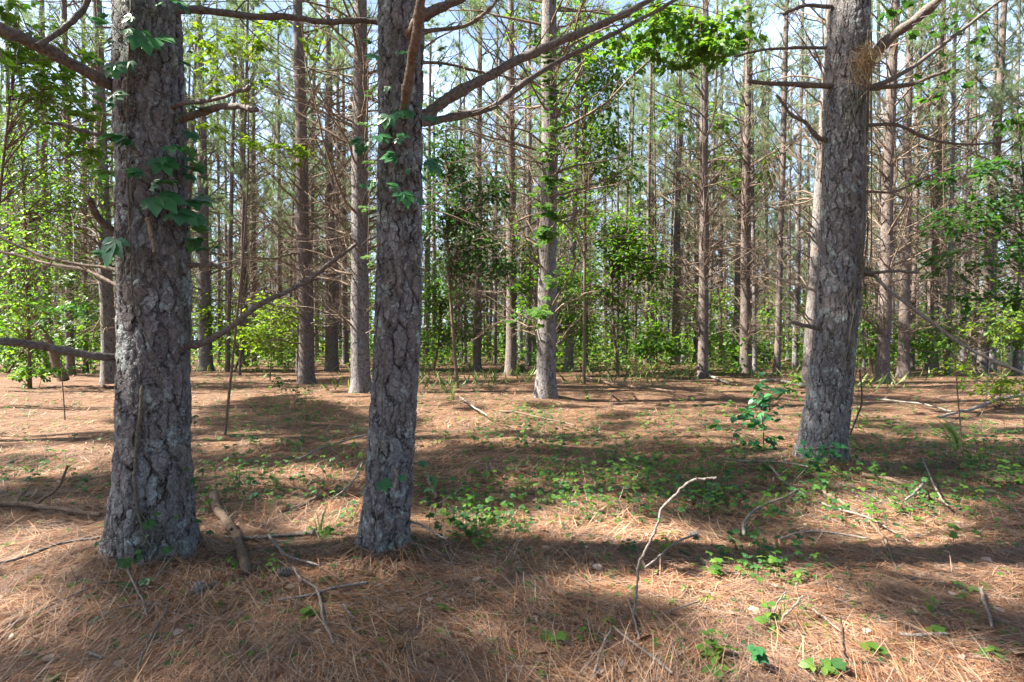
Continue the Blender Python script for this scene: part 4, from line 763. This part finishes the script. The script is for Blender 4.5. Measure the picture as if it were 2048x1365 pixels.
def cover():
    rng = np.random.default_rng(14); A_, B_ = MB(), MB()
    for (cx, cy, rx, ry, n_) in COVER:
        rx, ry = rx * 1.35, ry * 1.25; n_ = int(n_ * 1.7)
        x = rng.normal(cx, rx * .6, n_); y = np.maximum(rng.normal(cy, ry * .6, n_), 732); P = gp(x, y)
        for p in P:
            mb = A_ if rng.random() < .55 else B_; d = p[1]; s_ = rng.uniform(.6, 1.3); hgt = rng.uniform(.015, .10) * s_ * (1 + .5 * (d > 3.2))
            c = p + [0, 0, hgt]; k = 3 if rng.random() < .6 else 5; L = .026 * s_ * (1 + .085 * d); az = rng.uniform(0, 6.28)
            palmate(mb, c, np.array([math.cos(az), math.sin(az), -.15]), np.array([rng.normal(0, .3), -.25, 1.]), L, rng, LEAF if d < 7 else MINI, k, 1.3)
            if rng.random() < .5: palmate(mb, c - [rng.normal(0, .02), rng.normal(0, .02), hgt * .4], np.array([math.cos(az + 2), math.sin(az + 2), -.1]), np.array([0, -.2, 1.]), L * .9, rng, LEAF if d < 7 else MINI, 3, 1.3)
            mb.add(*tubes(np.array([[p, (p + c) / 2 + [.004, 0, 0], c]]), np.full((1, 3), .0012), 4))
    N = 1700; px = rng.uniform(-40, 2090, N); py = 745 + 600 * rng.random(N) ** 1.4; P = gp(px, py)
    for p in P:
        az = rng.uniform(0, 6.28); palmate(A_ if rng.random() < .5 else B_, p + [0, 0, .02], np.array([math.cos(az), math.sin(az), -.1]), np.array([0, -.2, 1.]), rng.uniform(.014, .034) * (1 + .04 * p[1]), rng, LEAF if p[1] < 5 else MINI, 3, 1.3)
    r = empty('ground_cover', (0, 0, 0), 'scattered small green leaves creeping through the pine straw', 'ground cover', kind='stuff')
    obj('foliage', A_.mesh('foliage', M_LEAFD), r); obj('foliage', B_.mesh('foliage', M_LEAFB), r)
cover()
# ------------------------------------------------------------------ single seedlings close by
def seedling(px, py, label, kind='tri', L=.045, mat=None, n_=2, h=.05, seed=0, cat='seedling', name='seedling'):
    rng = np.random.default_rng(9000 + seed); p = gp(px, py); r = empty(name, p, label, cat, 'seedlings in the pine straw'); st, lf = MB(), MB()
    for k in range(n_):
        c = np.array([rng.normal(0, L * .55), rng.normal(0, L * .55), h * (1 - .25 * k)]) if k else np.array([0, 0, h]); az = rng.uniform(0, 6.28)
        st.add(*tubes(smooth_path([np.zeros(3) - [0, 0, .02], c * .6 + [.005, 0, .0], c], 6), np.full(6, .0014), 5))
        d = np.array([math.cos(az), math.sin(az) - .3, -.15]); N = np.array([rng.normal(0, .2), -.35, 1.])
        if kind == 'tri': palmate(lf, c, d, N, L * rng.uniform(.7, .95), rng, LEAF, 3, 1.15)
        elif kind == 'five': palmate(lf, c, d, N, L * rng.uniform(.85, 1.15), rng, LEAF, 5, 1.2)
        elif kind == 'lobed': leaves(lf, [c], [d], [N], L * 1.15, LOBE, .95); leaves(lf, [c - [.004, .004, .012]], [[d[1], -d[0], -.2]], [N + rng.normal(0, .25, 3)], L * .85, LOBE, .95); leaves(lf, [c - [.004, .004, .02]], [[-d[1], d[0], -.1]], [N + rng.normal(0, .25, 3)], L * .7, LOBE, .95)
        else:
            for q in range(5): leaves(lf, [c - [0, 0, q * h * .16]], [[math.cos(az + q * 2.4), math.sin(az + q * 2.4), .1]], [N], L * (.7 + .1 * q), LEAF, 1.3)
    obj('stem', st.mesh('stem', M_VINE), r); obj('leaf', lf.mesh('leaf', mat or M_LEAFB), r)
SEED = [
 (1455, 1330, 'largest bright three-part leaves in the sun patch near the lower edge', 'tri', .075, M_LEAFB, 3, .06), (1512, 1345, 'dark five-part leaf beside the largest bright leaves', 'five', .055, M_CREEP, 1, .09),
 (1415, 1320, 'upright sprig of small bright leaves left in sun before the largest bright leaves', 'sprig', .045, M_LEAFB, 2, .11), (1115, 1290, 'lobed green seedling beside a brown dead leaf', 'lobed', .05, M_LEAFB, 2, .05),
 (1165, 1280, 'pair of small seedlings behind the lobed one with the dead leaf', 'tri', .035, M_LEAFB, 2, .05), (1220, 1262, 'short row of yellow-green leaves beside the bent standing stick', 'tri', .035, M_LEAFY, 3, .05),
 (617, 1240, 'single fresh lobed seedling in dark straw before the slimmer close trunk', 'lobed', .055, M_LEAFB, 1, .04), (882, 1228, 'four-leaf seedling alone in the shaded straw', 'tri', .04, M_LEAFB, 1, .04),
 (440, 1222, 'small bright sprig in front of the broken log', 'tri', .035, M_LEAFB, 1, .04), (462, 1140, 'green sprig lying over the broken log', 'tri', .045, M_LEAFB, 2, .06), (545, 1150, 'seedling next to the open pine cone', 'sprig', .045, M_LEAFB, 1, .10),
 (338, 1330, 'yellow-green sprout at the lower edge beneath the thickest trunk', 'tri', .035, M_LEAFB, 1, .04), (503, 1320, 'tiny pale seedling in the darkest lower straw', 'tri', .03, M_LEAFB, 1, .03), (120, 1362, 'dark rounded leaf cut by the lower edge', 'lobed', .06, M_LEAFD, 1, .03),
 (290, 1175, 'dull shaded leaves in the straw mound of the thickest trunk', 'five', .05, M_CREEP, 1, .04), (1075, 1355, 'small bright leaf at the lower edge in mid floor', 'lobed', .04, M_LEAFB, 1, .02), (1330, 1110, 'yellow lit leaves on the standing stick', 'tri', .045, M_LEAFY, 3, .10),
 (1262, 1108, 'rounded leaves at the foot of the yellow lit ones', 'sprig', .045, M_LEAFD, 3, .08), (1435, 1150, 'hanging bright leaf beside the sun patch', 'lobed', .05, M_LEAFB, 2, .09), (1550, 1140, 'leafy yellow-green clump along the sun patch rim', 'sprig', .05, M_LEAFB, 5, .10),
 (1600, 1170, 'trailing bright leaves below the leafy clump on the sun patch rim', 'tri', .05, M_LEAFB, 4, .06), (1535, 1265, 'weedy grass-like sprout beside the pale crossed sticks', 'sprig', .05, M_LEAFB, 2, .12), (1915, 1185, 'three-leaf seedling in the shaded hollow', 'tri', .05, M_LEAFB, 2, .05),
 (1865, 1235, 'stacked pair of bright leaves below the shaded hollow', 'tri', .045, M_LEAFB, 2, .08), (1865, 1275, 'bright long leaf lowest of the stacked pair', 'lobed', .05, M_LEAFB, 1, .05), (1910, 1092, 'upright single bright leaf on a bare stalk', 'lobed', .06, M_LEAFB, 1, .13),
 (1960, 1075, 'trailing leaves next to the single stalked leaf', 'tri', .045, M_LEAFD, 3, .04), (1820, 1040, 'small leaf clump on the straw ridge', 'tri', .05, M_LEAFB, 2, .06), (1740, 1310, 'lone bright leaf in the sunlit straw by the upright brown stake', 'lobed', .045, M_LEAFB, 1, .05),
 (1665, 1345, 'grey-green rounded leaf at the lower edge by the brown stake', 'lobed', .06, M_LEAFD, 1, .05), (1625, 1355, 'fresh green leaves at the lower edge by the brown stake', 'tri', .05, M_LEAFB, 1, .05), (1990, 1320, 'muted leaf pair in the dark lower corner straw', 'tri', .05, M_LEAFB, 2, .04),
 (660, 1075, 'broad bright leaves at the straw collar of the slimmer close trunk', 'tri', .06, M_LEAFB, 2, .06), (700, 1050, 'small yellow-lit sprig right against the slimmer close trunk', 'tri', .035, M_LEAFB, 2, .06), (515, 1000, 'dark maple-like seedling in mid shade', 'lobed', .06, M_CREEP, 2, .05),
 (500, 970, 'pale maple-like seedling next to the dark one', 'lobed', .05, M_LEAFD, 2, .05), (930, 1060, 'dark leafy bush seedling past the slimmer close trunk', 'five', .055, M_CREEP, 6, .10), (860, 1010, 'hanging dark leaves at the edge of the slimmer close trunk', 'five', .055, M_CREEP, 4, .12),
 (975, 1025, 'bright lit tip leaf above the dark leafy bush seedling', 'lobed', .05, M_LEAFB, 1, .10), (905, 1080, 'fresh leaf at the end of the pale broken side twig', 'lobed', .045, M_LEAFB, 1, .05), (2020, 965, 'bright yellow-green leafy stem by the picture edge', 'sprig', .09, M_LEAFB, 4, .22),
 (1955, 1000, 'sunlit seedling under the bright leafy stem', 'tri', .055, M_LEAFY, 3, .08), (1480, 1085, 'green lobed pair beyond the sun patch', 'lobed', .05, M_LEAFD, 3, .07), (1550, 1030, 'leaf cluster in the fallen twig tangle', 'five', .05, M_LEAFD, 3, .06), (1420, 1010, 'dark needle-leaved little bush past the standing stick', 'sprig', .05, M_CREEP, 7, .12)]
for i, (x, y, lab, kd, L, mt, n_, h) in enumerate(SEED): seedling(x, y, lab.replace(' left ', ' '), kd, L, mt, n_ + 1, h, i)
def grass_tuft(px, py, label, n_, h, w, mat, seed):
    rng = np.random.default_rng(9500 + seed); p = gp(px, py); r = empty('grass_tuft', p, label, 'grass'); mb = MB()
    for k in range(n_):
        a_ = rng.uniform(0, 6.28); lean = rng.uniform(.15, .7); H_ = h * rng.uniform(.5, 1.); t = np.linspace(0, 1, 7); dx = H_ * lean * t ** 2
        c = np.stack([dx * math.cos(a_), dx * math.sin(a_), H_ * t * (1 - .35 * lean * t * t)], -1) + [rng.normal(0, .015), rng.normal(0, .015), 0]
        S = np.array([-math.sin(a_ + .7), math.cos(a_ + .7), 0]); ww = w * (1 - t ** 2.5)[:, None] * .5
        V = np.stack([c - S * ww, c + S * ww], 1).reshape(-1, 3); mb.add(V, [(2 * i, 2 * i + 1, 2 * i + 3, 2 * i + 2) for i in range(6)])
    obj('blades', mb.mesh('blades', mat), r)
grass_tuft(640, 1075, 'pale arching grass blades between the two close trunks', 9, .30, .009, M_GRASS, 1)
grass_tuft(1912, 900, 'broad upright grass blades past the vine-draped trunk', 12, .50, .030, M_GRASS, 2)
grass_tuft(1175, 800, 'short sunlit grass spray behind the creeper-clad pine', 22, .45, .008, M_GRASS, 3)
grass_tuft(905, 800, 'yellowish grass tuft on the sunlit clearing floor', 20, .55, .01, M_GRASS, 4)
grass_tuft(1560, 1240, 'dry straw-like grass sprout in the sun patch', 10, .13, .004, M_GRASS, 5)
# ------------------------------------------------------------------ fallen wood on the floor
def stick(pts, w0, w1, label, mat=M_STICK, lift=0., seed=0, name='fallen_stick', cat='stick', forks=0, up=None, side=8):
    """a stick through pixel points lying on the ground; up: heights of the points above it"""
    rng = np.random.default_rng(9700 + seed); G = gp([p[0] for p in pts], [p[1] for p in pts])
    if up is not None:
        G = np.array([at(p[0], p[1], G[0][1] if u_ > 0 else g_[1]) for p, g_, u_ in zip(pts, G, up)])
    n = 9 * len(pts); P = smooth_path(G, n); t = np.linspace(0, 1, n); d = P[:, 1]; r = .72 * (w0 + (w1 - w0) * t) / 2 / F * d * (1 + rng.normal(0, .07, n) + .2 * (vnoise(t * n / 2.5, t * 0 + seed, 8) - .5))
    P = P + np.cumsum(rng.normal(0, .003, (n, 3)), 0) * .5
    if up is None: P[:, 2] = ground(P[:, 0], P[:, 1]) * .5 + np.convolve(np.pad(ground(P[:, 0], P[:, 1]), 6, 'edge'), np.ones(13) / 13, 'valid') * .5 + r * .8 + .012 + lift
    b0 = P[0].copy(); e0 = P[-1] + (P[-1] - P[-2]) * .05; P = np.concatenate([P[:1] - (P[1:2] - P[:1]) * .05, P, e0[None]]); r = np.concatenate([[.0004], r, [.0004]])
    mb = MB().add(*tubes(P - b0, r, side))
    for k in range(forks):
        i = int(rng.uniform(.2, .9) * (n - 2)); dr = nrm(nrm(P[i + 1] - P[i]) * .7 + np.array([rng.normal(0, .6), rng.normal(0, .6), abs(rng.normal(0, .35))])); L = rng.uniform(.1, .3)
        q = P[i] - b0 + np.linspace(0, 1, 6)[:, None] * dr * L + np.cumsum(rng.normal(0, .004, (6, 3)), 0); mb.add(*tubes(q, r[i] * .5 * (1 - .6 * np.linspace(0, 1, 6)), 5))
    tag(obj(name, mb.mesh(name, mat), None, b0), label, cat)
S_ = stick
S_([(428, 1000), (432, 1030), (450, 1055), (470, 1085), (480, 1120), (490, 1160)], 22, 26, 'broken curved log with a pale snapped end beside the thickest trunk', M_STICKB, .01, 1, 'broken_log', 'log', 2, None, 12)
S_([(-60, 1025), (40, 1022), (110, 1028), (205, 1042)], 18, 11, 'bare branch lying from the picture edge to the thickest trunk', M_STICKB, .02, 2, 'fallen_branch', 'branch', 1)
S_([(65, 1022), (85, 1000), (118, 975), (136, 935)], 9, 6, 'dark twig rising from the bare lying branch', M_STICKB, .0, 3, 'fallen_branch', 'branch', 0, [0, 1, 1, 1])
S_([(-60, 1155), (60, 1122), (130, 1098), (205, 1086)], 9, 8, 'grey stick slanting toward the foot of the thickest trunk', M_STICK, .015, 4)
S_([(-10, 1285), (60, 1245), (150, 1200), (230, 1170)], 5, 4, 'faint thin stick in the dark lower corner straw', M_STICK, .01, 5)
S_([(252, 1130), (262, 1165), (285, 1205), (300, 1250)], 6, 4, 'thin twig running down from the thickest trunk', M_STICK, .02, 6)
S_([(362, 1100), (330, 1150), (305, 1180)], 6, 4, 'short grey twig leaning in the straw mound of the thickest trunk', M_STICK, .03, 7)
S_([(180, 1262), (235, 1232), (280, 1220), (330, 1222)], 5, 4, 'arched grey twig below the thickest trunk', M_STICK, .02, 8)
S_([(332, 1222), (315, 1260), (290, 1310), (274, 1370)], 5, 6, 'pale twig pointing to the lower edge below the thickest trunk', M_STICK, .01, 9)
S_([(180, 1318), (205, 1332)], 9, 7, 'short bluish wood chip near the lower edge', M_STICK, .01, 10, 'wood_chip', 'wood chip')
S_([(450, 1085), (520, 1085), (580, 1080), (645, 1076)], 10, 13, 'grey lying branch between the two close trunks', M_STICK, .01, 11, 'fallen_branch', 'branch', 1)
S_([(538, 1088), (560, 1115), (590, 1135), (640, 1148)], 8, 6, 'looped pale twig behind the pine cone', M_STICK, .03, 12)
S_([(588, 1150), (605, 1175), (628, 1195), (636, 1225), (645, 1265), (662, 1308)], 6, 8, 'long grey stick bending down through the shaded straw', M_STICK, .02, 13, 'fallen_stick', 'stick', 1)
S_([(555, 1215), (620, 1205), (670, 1190), (730, 1183)], 7, 10, 'lichened stick lying across before the slimmer close trunk', M_STICK, .015, 14)
S_([(686, 1225), (700, 1255)], 7, 5, 'short forked twig in the shaded straw', M_STICK, .02, 15, 'fallen_stick', 'stick', 2)
S_([(682, 875), (692, 905), (704, 930), (712, 955)], 6, 5, 'thin pale twig standing beside the slimmer close trunk', M_STICK, 0, 16, 'standing_twig', 'twig', 0, [1, 1, 1, 0])
S_([(725, 940), (700, 985), (670, 1010), (660, 1018)], 5, 4, 'curved thin twig reaching to the slimmer close trunk', M_STICK, .05, 17)
S_([(850, 955), (862, 980), (872, 1005)], 14, 12, 'short brown branch piece past the slimmer close trunk', M_STICKB, .01, 18, 'fallen_branch', 'branch')
S_([(925, 985), (905, 1005), (880, 1022)], 4, 3, 'bluish thin twig in the shade past the slimmer close trunk', M_STICK, .04, 19)
S_([(1430, 958), (1395, 963), (1370, 972), (1345, 995), (1320, 1022), (1308, 1060), (1290, 1098), (1275, 1135), (1272, 1180), (1268, 1250)][::-1], 7, 8, 'tall bent pale stick standing in the sunlit straw', M_STICK, 0, 20, 'bent_stick', 'stick', 0, [0] + [1] * 9)
S_([(1395, 1092), (1350, 1110), (1325, 1135), (1295, 1162)], 6, 6, 'pale stick crossing beside the tall bent stick', M_STICK, .05, 21)
S_([(1188, 1370), (1205, 1320), (1228, 1272)], 8, 7, 'blue-grey stick leaning to an apex near the lower edge', M_STICK, .02, 22)
S_([(1228, 1272), (1262, 1300), (1300, 1330), (1345, 1368)], 7, 9, 'blue-grey stick running from the apex to the lower edge', M_STICK, .02, 23)
S_([(1252, 1205), (1262, 1250), (1272, 1300)], 4, 5, 'thin upright twig crossing the foot of the tall bent stick', M_STICK, .02, 24)
S_([(1320, 1245), (1360, 1232), (1400, 1218)], 4, 5, 'thin bluish stick in the straw below the sun patch', M_STICK, .02, 25)
S_([(1488, 1092), (1490, 1070), (1505, 1048), (1535, 1028), (1580, 1010), (1605, 995)], 9, 5, 'arched grey stick between the sun patch and the leaning trunk', M_STICK, .05, 26)
S_([(1445, 930), (1500, 936), (1560, 938), (1620, 948)], 7, 5, 'grey branch lying before the foot of the leaning trunk', M_STICK, .04, 27, 'fallen_branch', 'branch', 4)
S_([(1540, 945), (1560, 970), (1585, 990), (1610, 1005)], 6, 5, 'twiggy branch tangle end before the leaning trunk', M_STICK, .04, 28, 'fallen_branch', 'branch', 4)
S_([(1640, 985), (1690, 1015), (1740, 1050), (1765, 1080), (1790, 1135)], 12, 6, 'long brown branch half buried in the straw ridge', M_STICKB, .0, 29, 'fallen_branch', 'branch', 1)
S_([(1640, 1015), (1700, 1035), (1760, 1060), (1815, 1095)], 6, 4, 'thin pale stick alongside the long brown branch', M_STICK, .02, 30)
S_([(1560, 1088), (1600, 1075), (1650, 1072), (1740, 1085)], 7, 5, 'flat curved stick below the long brown branch', M_STICK, .01, 31)
S_([(1725, 958), (1790, 970), (1850, 1000), (1890, 1010)], 12, 10, 'brown branch on the rise past the leaning trunk', M_STICKB, .01, 32, 'fallen_branch', 'branch')
S_([(1848, 985), (1830, 1008), (1815, 1022)], 8, 6, 'short blue-grey stick standing off the brown rise branch', M_STICK, .06, 33)
S_([(1845, 930), (1860, 970), (1880, 1010), (1895, 1030)], 5, 5, 'thin straight stick slanting on the rise', M_STICK, .05, 34)
S_([(1965, 820), (1955, 860), (1970, 890), (1995, 905)], 6, 7, 'dark crooked stem curving up from the floor', M_STICKB, 0, 35, 'standing_twig', 'twig', 1, [1, 1, 1, 0][::1])
S_([(1962, 1195), (1970, 1220), (1985, 1270)], 9, 7, 'pale broken twig in the dark hollow', M_STICK, .02, 36)
S_([(1800, 1288), (1850, 1288), (1890, 1283)], 11, 9, 'short lichened stick lying level in the straw', M_STICK, .02, 37)
S_([(1698, 1336), (1690, 1280), (1684, 1222)], 9, 6, 'upright brown stake in the sunlit straw', M_STICKB, 0, 38, 'standing_twig', 'twig', 0, [0, 1, 1])
S_([(1560, 1245), (1580, 1220), (1606, 1193)], 6, 6, 'pale slanted twig, longer of the crossed pair', M_STICK, 0, 39, 'standing_twig', 'twig', 0, [0, 1, 1])
S_([(1546, 1235), (1560, 1208), (1575, 1188)], 5, 4, 'pale slanted twig, shorter of the crossed pair', M_STICK, 0, 40, 'standing_twig', 'twig', 0, [0, 1, 1])
S_([(1625, 1235), (1660, 1262), (1690, 1285)], 7, 5, 'whitish stick bleached in the sun patch', M_STICK, .02, 41)
S_([(1000, 832), (1050, 838), (1100, 850), (1150, 862)], 6, 5, 'reddish stick lying in the sunlit clearing', M_STICKB, .05, 42)
S_([(920, 805), (950, 830), (975, 845)], 5, 4, 'slanted pale twig in the sunlit clearing', M_STICK, .08, 43)
S_([(1215, 915), (1260, 935), (1300, 950)], 7, 5, 'dark stick lying at the shade edge of the clearing', M_STICKB, .02, 44)
S_([(600, 930), (650, 905), (700, 890), (740, 880)], 5, 5, 'grey stick pointing at the slimmer close trunk', M_STICK, .05, 45)
S_([(560, 1030), (600, 1018), (640, 1000), (690, 985)], 10, 12, 'dark half-buried branch between the close trunks', M_STICKB, .0, 46, 'fallen_branch', 'branch')
S_([(1735, 805), (1790, 810), (1850, 818), (1905, 832)], 5, 5, 'long thin branch lying past the vine-draped trunk', M_STICK, .06, 47, 'fallen_branch', 'branch', 4)
S_([(1880, 850), (1940, 835), (1990, 812), (2060, 800)], 8, 10, 'pale dead branch lying by the picture edge', M_STICK, .08, 48, 'fallen_branch', 'branch', 3)
S_([(1395, 740), (1420, 758), (1460, 772)], 8, 6, 'thick stick by the foot of the straight brown pine', M_STICK, .03, 49)
S_([(1170, 760), (1260, 778), (1350, 790)], 7, 6, 'long branch lying across the back of the clearing', M_STICKB, .03, 50, 'fallen_branch', 'branch', 3)
S_([(1520, 768), (1560, 766), (1605, 778)], 9, 8, 'pale log piece beside the pale stringy-barked pine', M_STICK, .03, 51, 'fallen_log', 'log')
S_([(1030, 735), (1060, 745), (1085, 738)], 14, 10, 'reddish rotten log behind the creeper-clad pine', M_STICKB, .05, 52, 'fallen_log', 'log', 4)
rng = np.random.default_rng(99)
def litter_twigs():
    mb = MB(); N = 1000; px = rng.uniform(-40, 2090, N); py = 760 + 610 * rng.random(N) ** 1.3; px[:170] = rng.normal(1640, 130, 170); py[:170] = np.maximum(rng.normal(975, 40, 170), 900); px[170:260] = rng.normal(1850, 110, 90); py[170:260] = np.maximum(rng.normal(880, 40, 90), 800); P0 = gp(px, py); L = rng.uniform(.08, .4, N) * (1 + .05 * P0[:, 1]); a_ = rng.uniform(0, 6.28, N); cv = rng.normal(0, .12, N)
    P = []
    for t in np.linspace(0, 1, 6):
        x = P0[:, 0] + L * (t * np.cos(a_) - cv * t * t * np.sin(a_)); y = P0[:, 1] + L * (t * np.sin(a_) + cv * t * t * np.cos(a_)); P.append(np.stack([x, y, ground(x, y) + .010 + .012 * np.sin(t * 3.1)], -1))
    mb.add(*tubes(np.stack(P, 1), rng.uniform(.0009, .0022, (N, 1)) * (1 + .04 * P0[:, 1:2]) * np.linspace(1, .6, 6)[None], 5))
    tag(obj('twig_litter', mb.mesh('twig_litter', M_STICK)), 'small broken twigs strewn through the pine straw', 'twigs', kind='stuff')
    lf = MB(); N = 170; px = rng.uniform(-40, 2090, N); py = 800 + 570 * rng.random(N) ** 1.1; P = gp(px, py) + [0, 0, .02]; leaves(lf, P, rdir(N, rng, 0, .15), updir(N, rng, .35), rng.uniform(.03, .075, N), LEAF, 1.3)
    N = 650; px = rng.uniform(-40, 2090, N); py = 790 + 580 * rng.random(N) ** 1.1; P = gp(px, py) + [0, 0, .018]; leaves(lf, P, rdir(N, rng, 0, .12), updir(N, rng, .3), rng.uniform(.012, .05, N), BROAD, .8)
    tag(obj('dead_leaf_litter', lf.mesh('dead_leaf_litter', M_DEADLEAF)), 'curled tan dead leaves lying among the pine straw', 'dead leaves', kind='stuff')
litter_twigs()
def pine_cone(px, py, label, L, seed):
    rng = np.random.default_rng(seed); p = gp(px, py) + [0, 0, L * .3]; az = rng.uniform(0, 6.28); ax = np.array([math.cos(az), math.sin(az), .15]); ax = nrm(ax); r = empty('pine_cone', p, label, 'pine cone')
    S = nrm(np.cross(ax, [0, 0, 1.])); U = np.cross(S, ax); n_ = 70; i = np.arange(n_); t = i / n_; th = i * 2.39996; rad = L * .33 * np.sin(np.clip(t * .9 + .12, 0, 1) * math.pi) ** .7
    c = ax * ((t - .5) * L)[:, None]; o = np.cos(th)[:, None] * S + np.sin(th)[:, None] * U; D = nrm(o + ax * (.25 + .5 * t)[:, None]); mb = MB()
    leaves(mb, c + o * rad[:, None] * .25, D, np.tile(ax, (n_, 1)), rad * .95 + .004, BROAD, 1.15)
    core = MB().add(*tubes(np.array([ax * (q - .5) * L for q in np.linspace(0, 1, 8)]), L * .12 * np.sin(np.linspace(.25, 1, 8) * 2.9), 8)); obj('core', core.mesh('core', M_STICKB), r); me = mb.mesh('scales', M_CONE); o_ = obj('scales', me, r)
    s_ = o_.modifiers.new('thick', 'SOLIDIFY'); s_.thickness = .0022
pine_cone(570, 1157, 'open grey pine cone beside the looped pale twig', .085, 1)
pine_cone(397, 1187, 'weathered pine cone below the thickest trunk', .08, 2)
pine_cone(425, 1180, 'smaller pine cone touching the weathered one', .06, 3)
pine_cone(1388, 1078, 'pine cone behind the pale crossing stick', .07, 4)
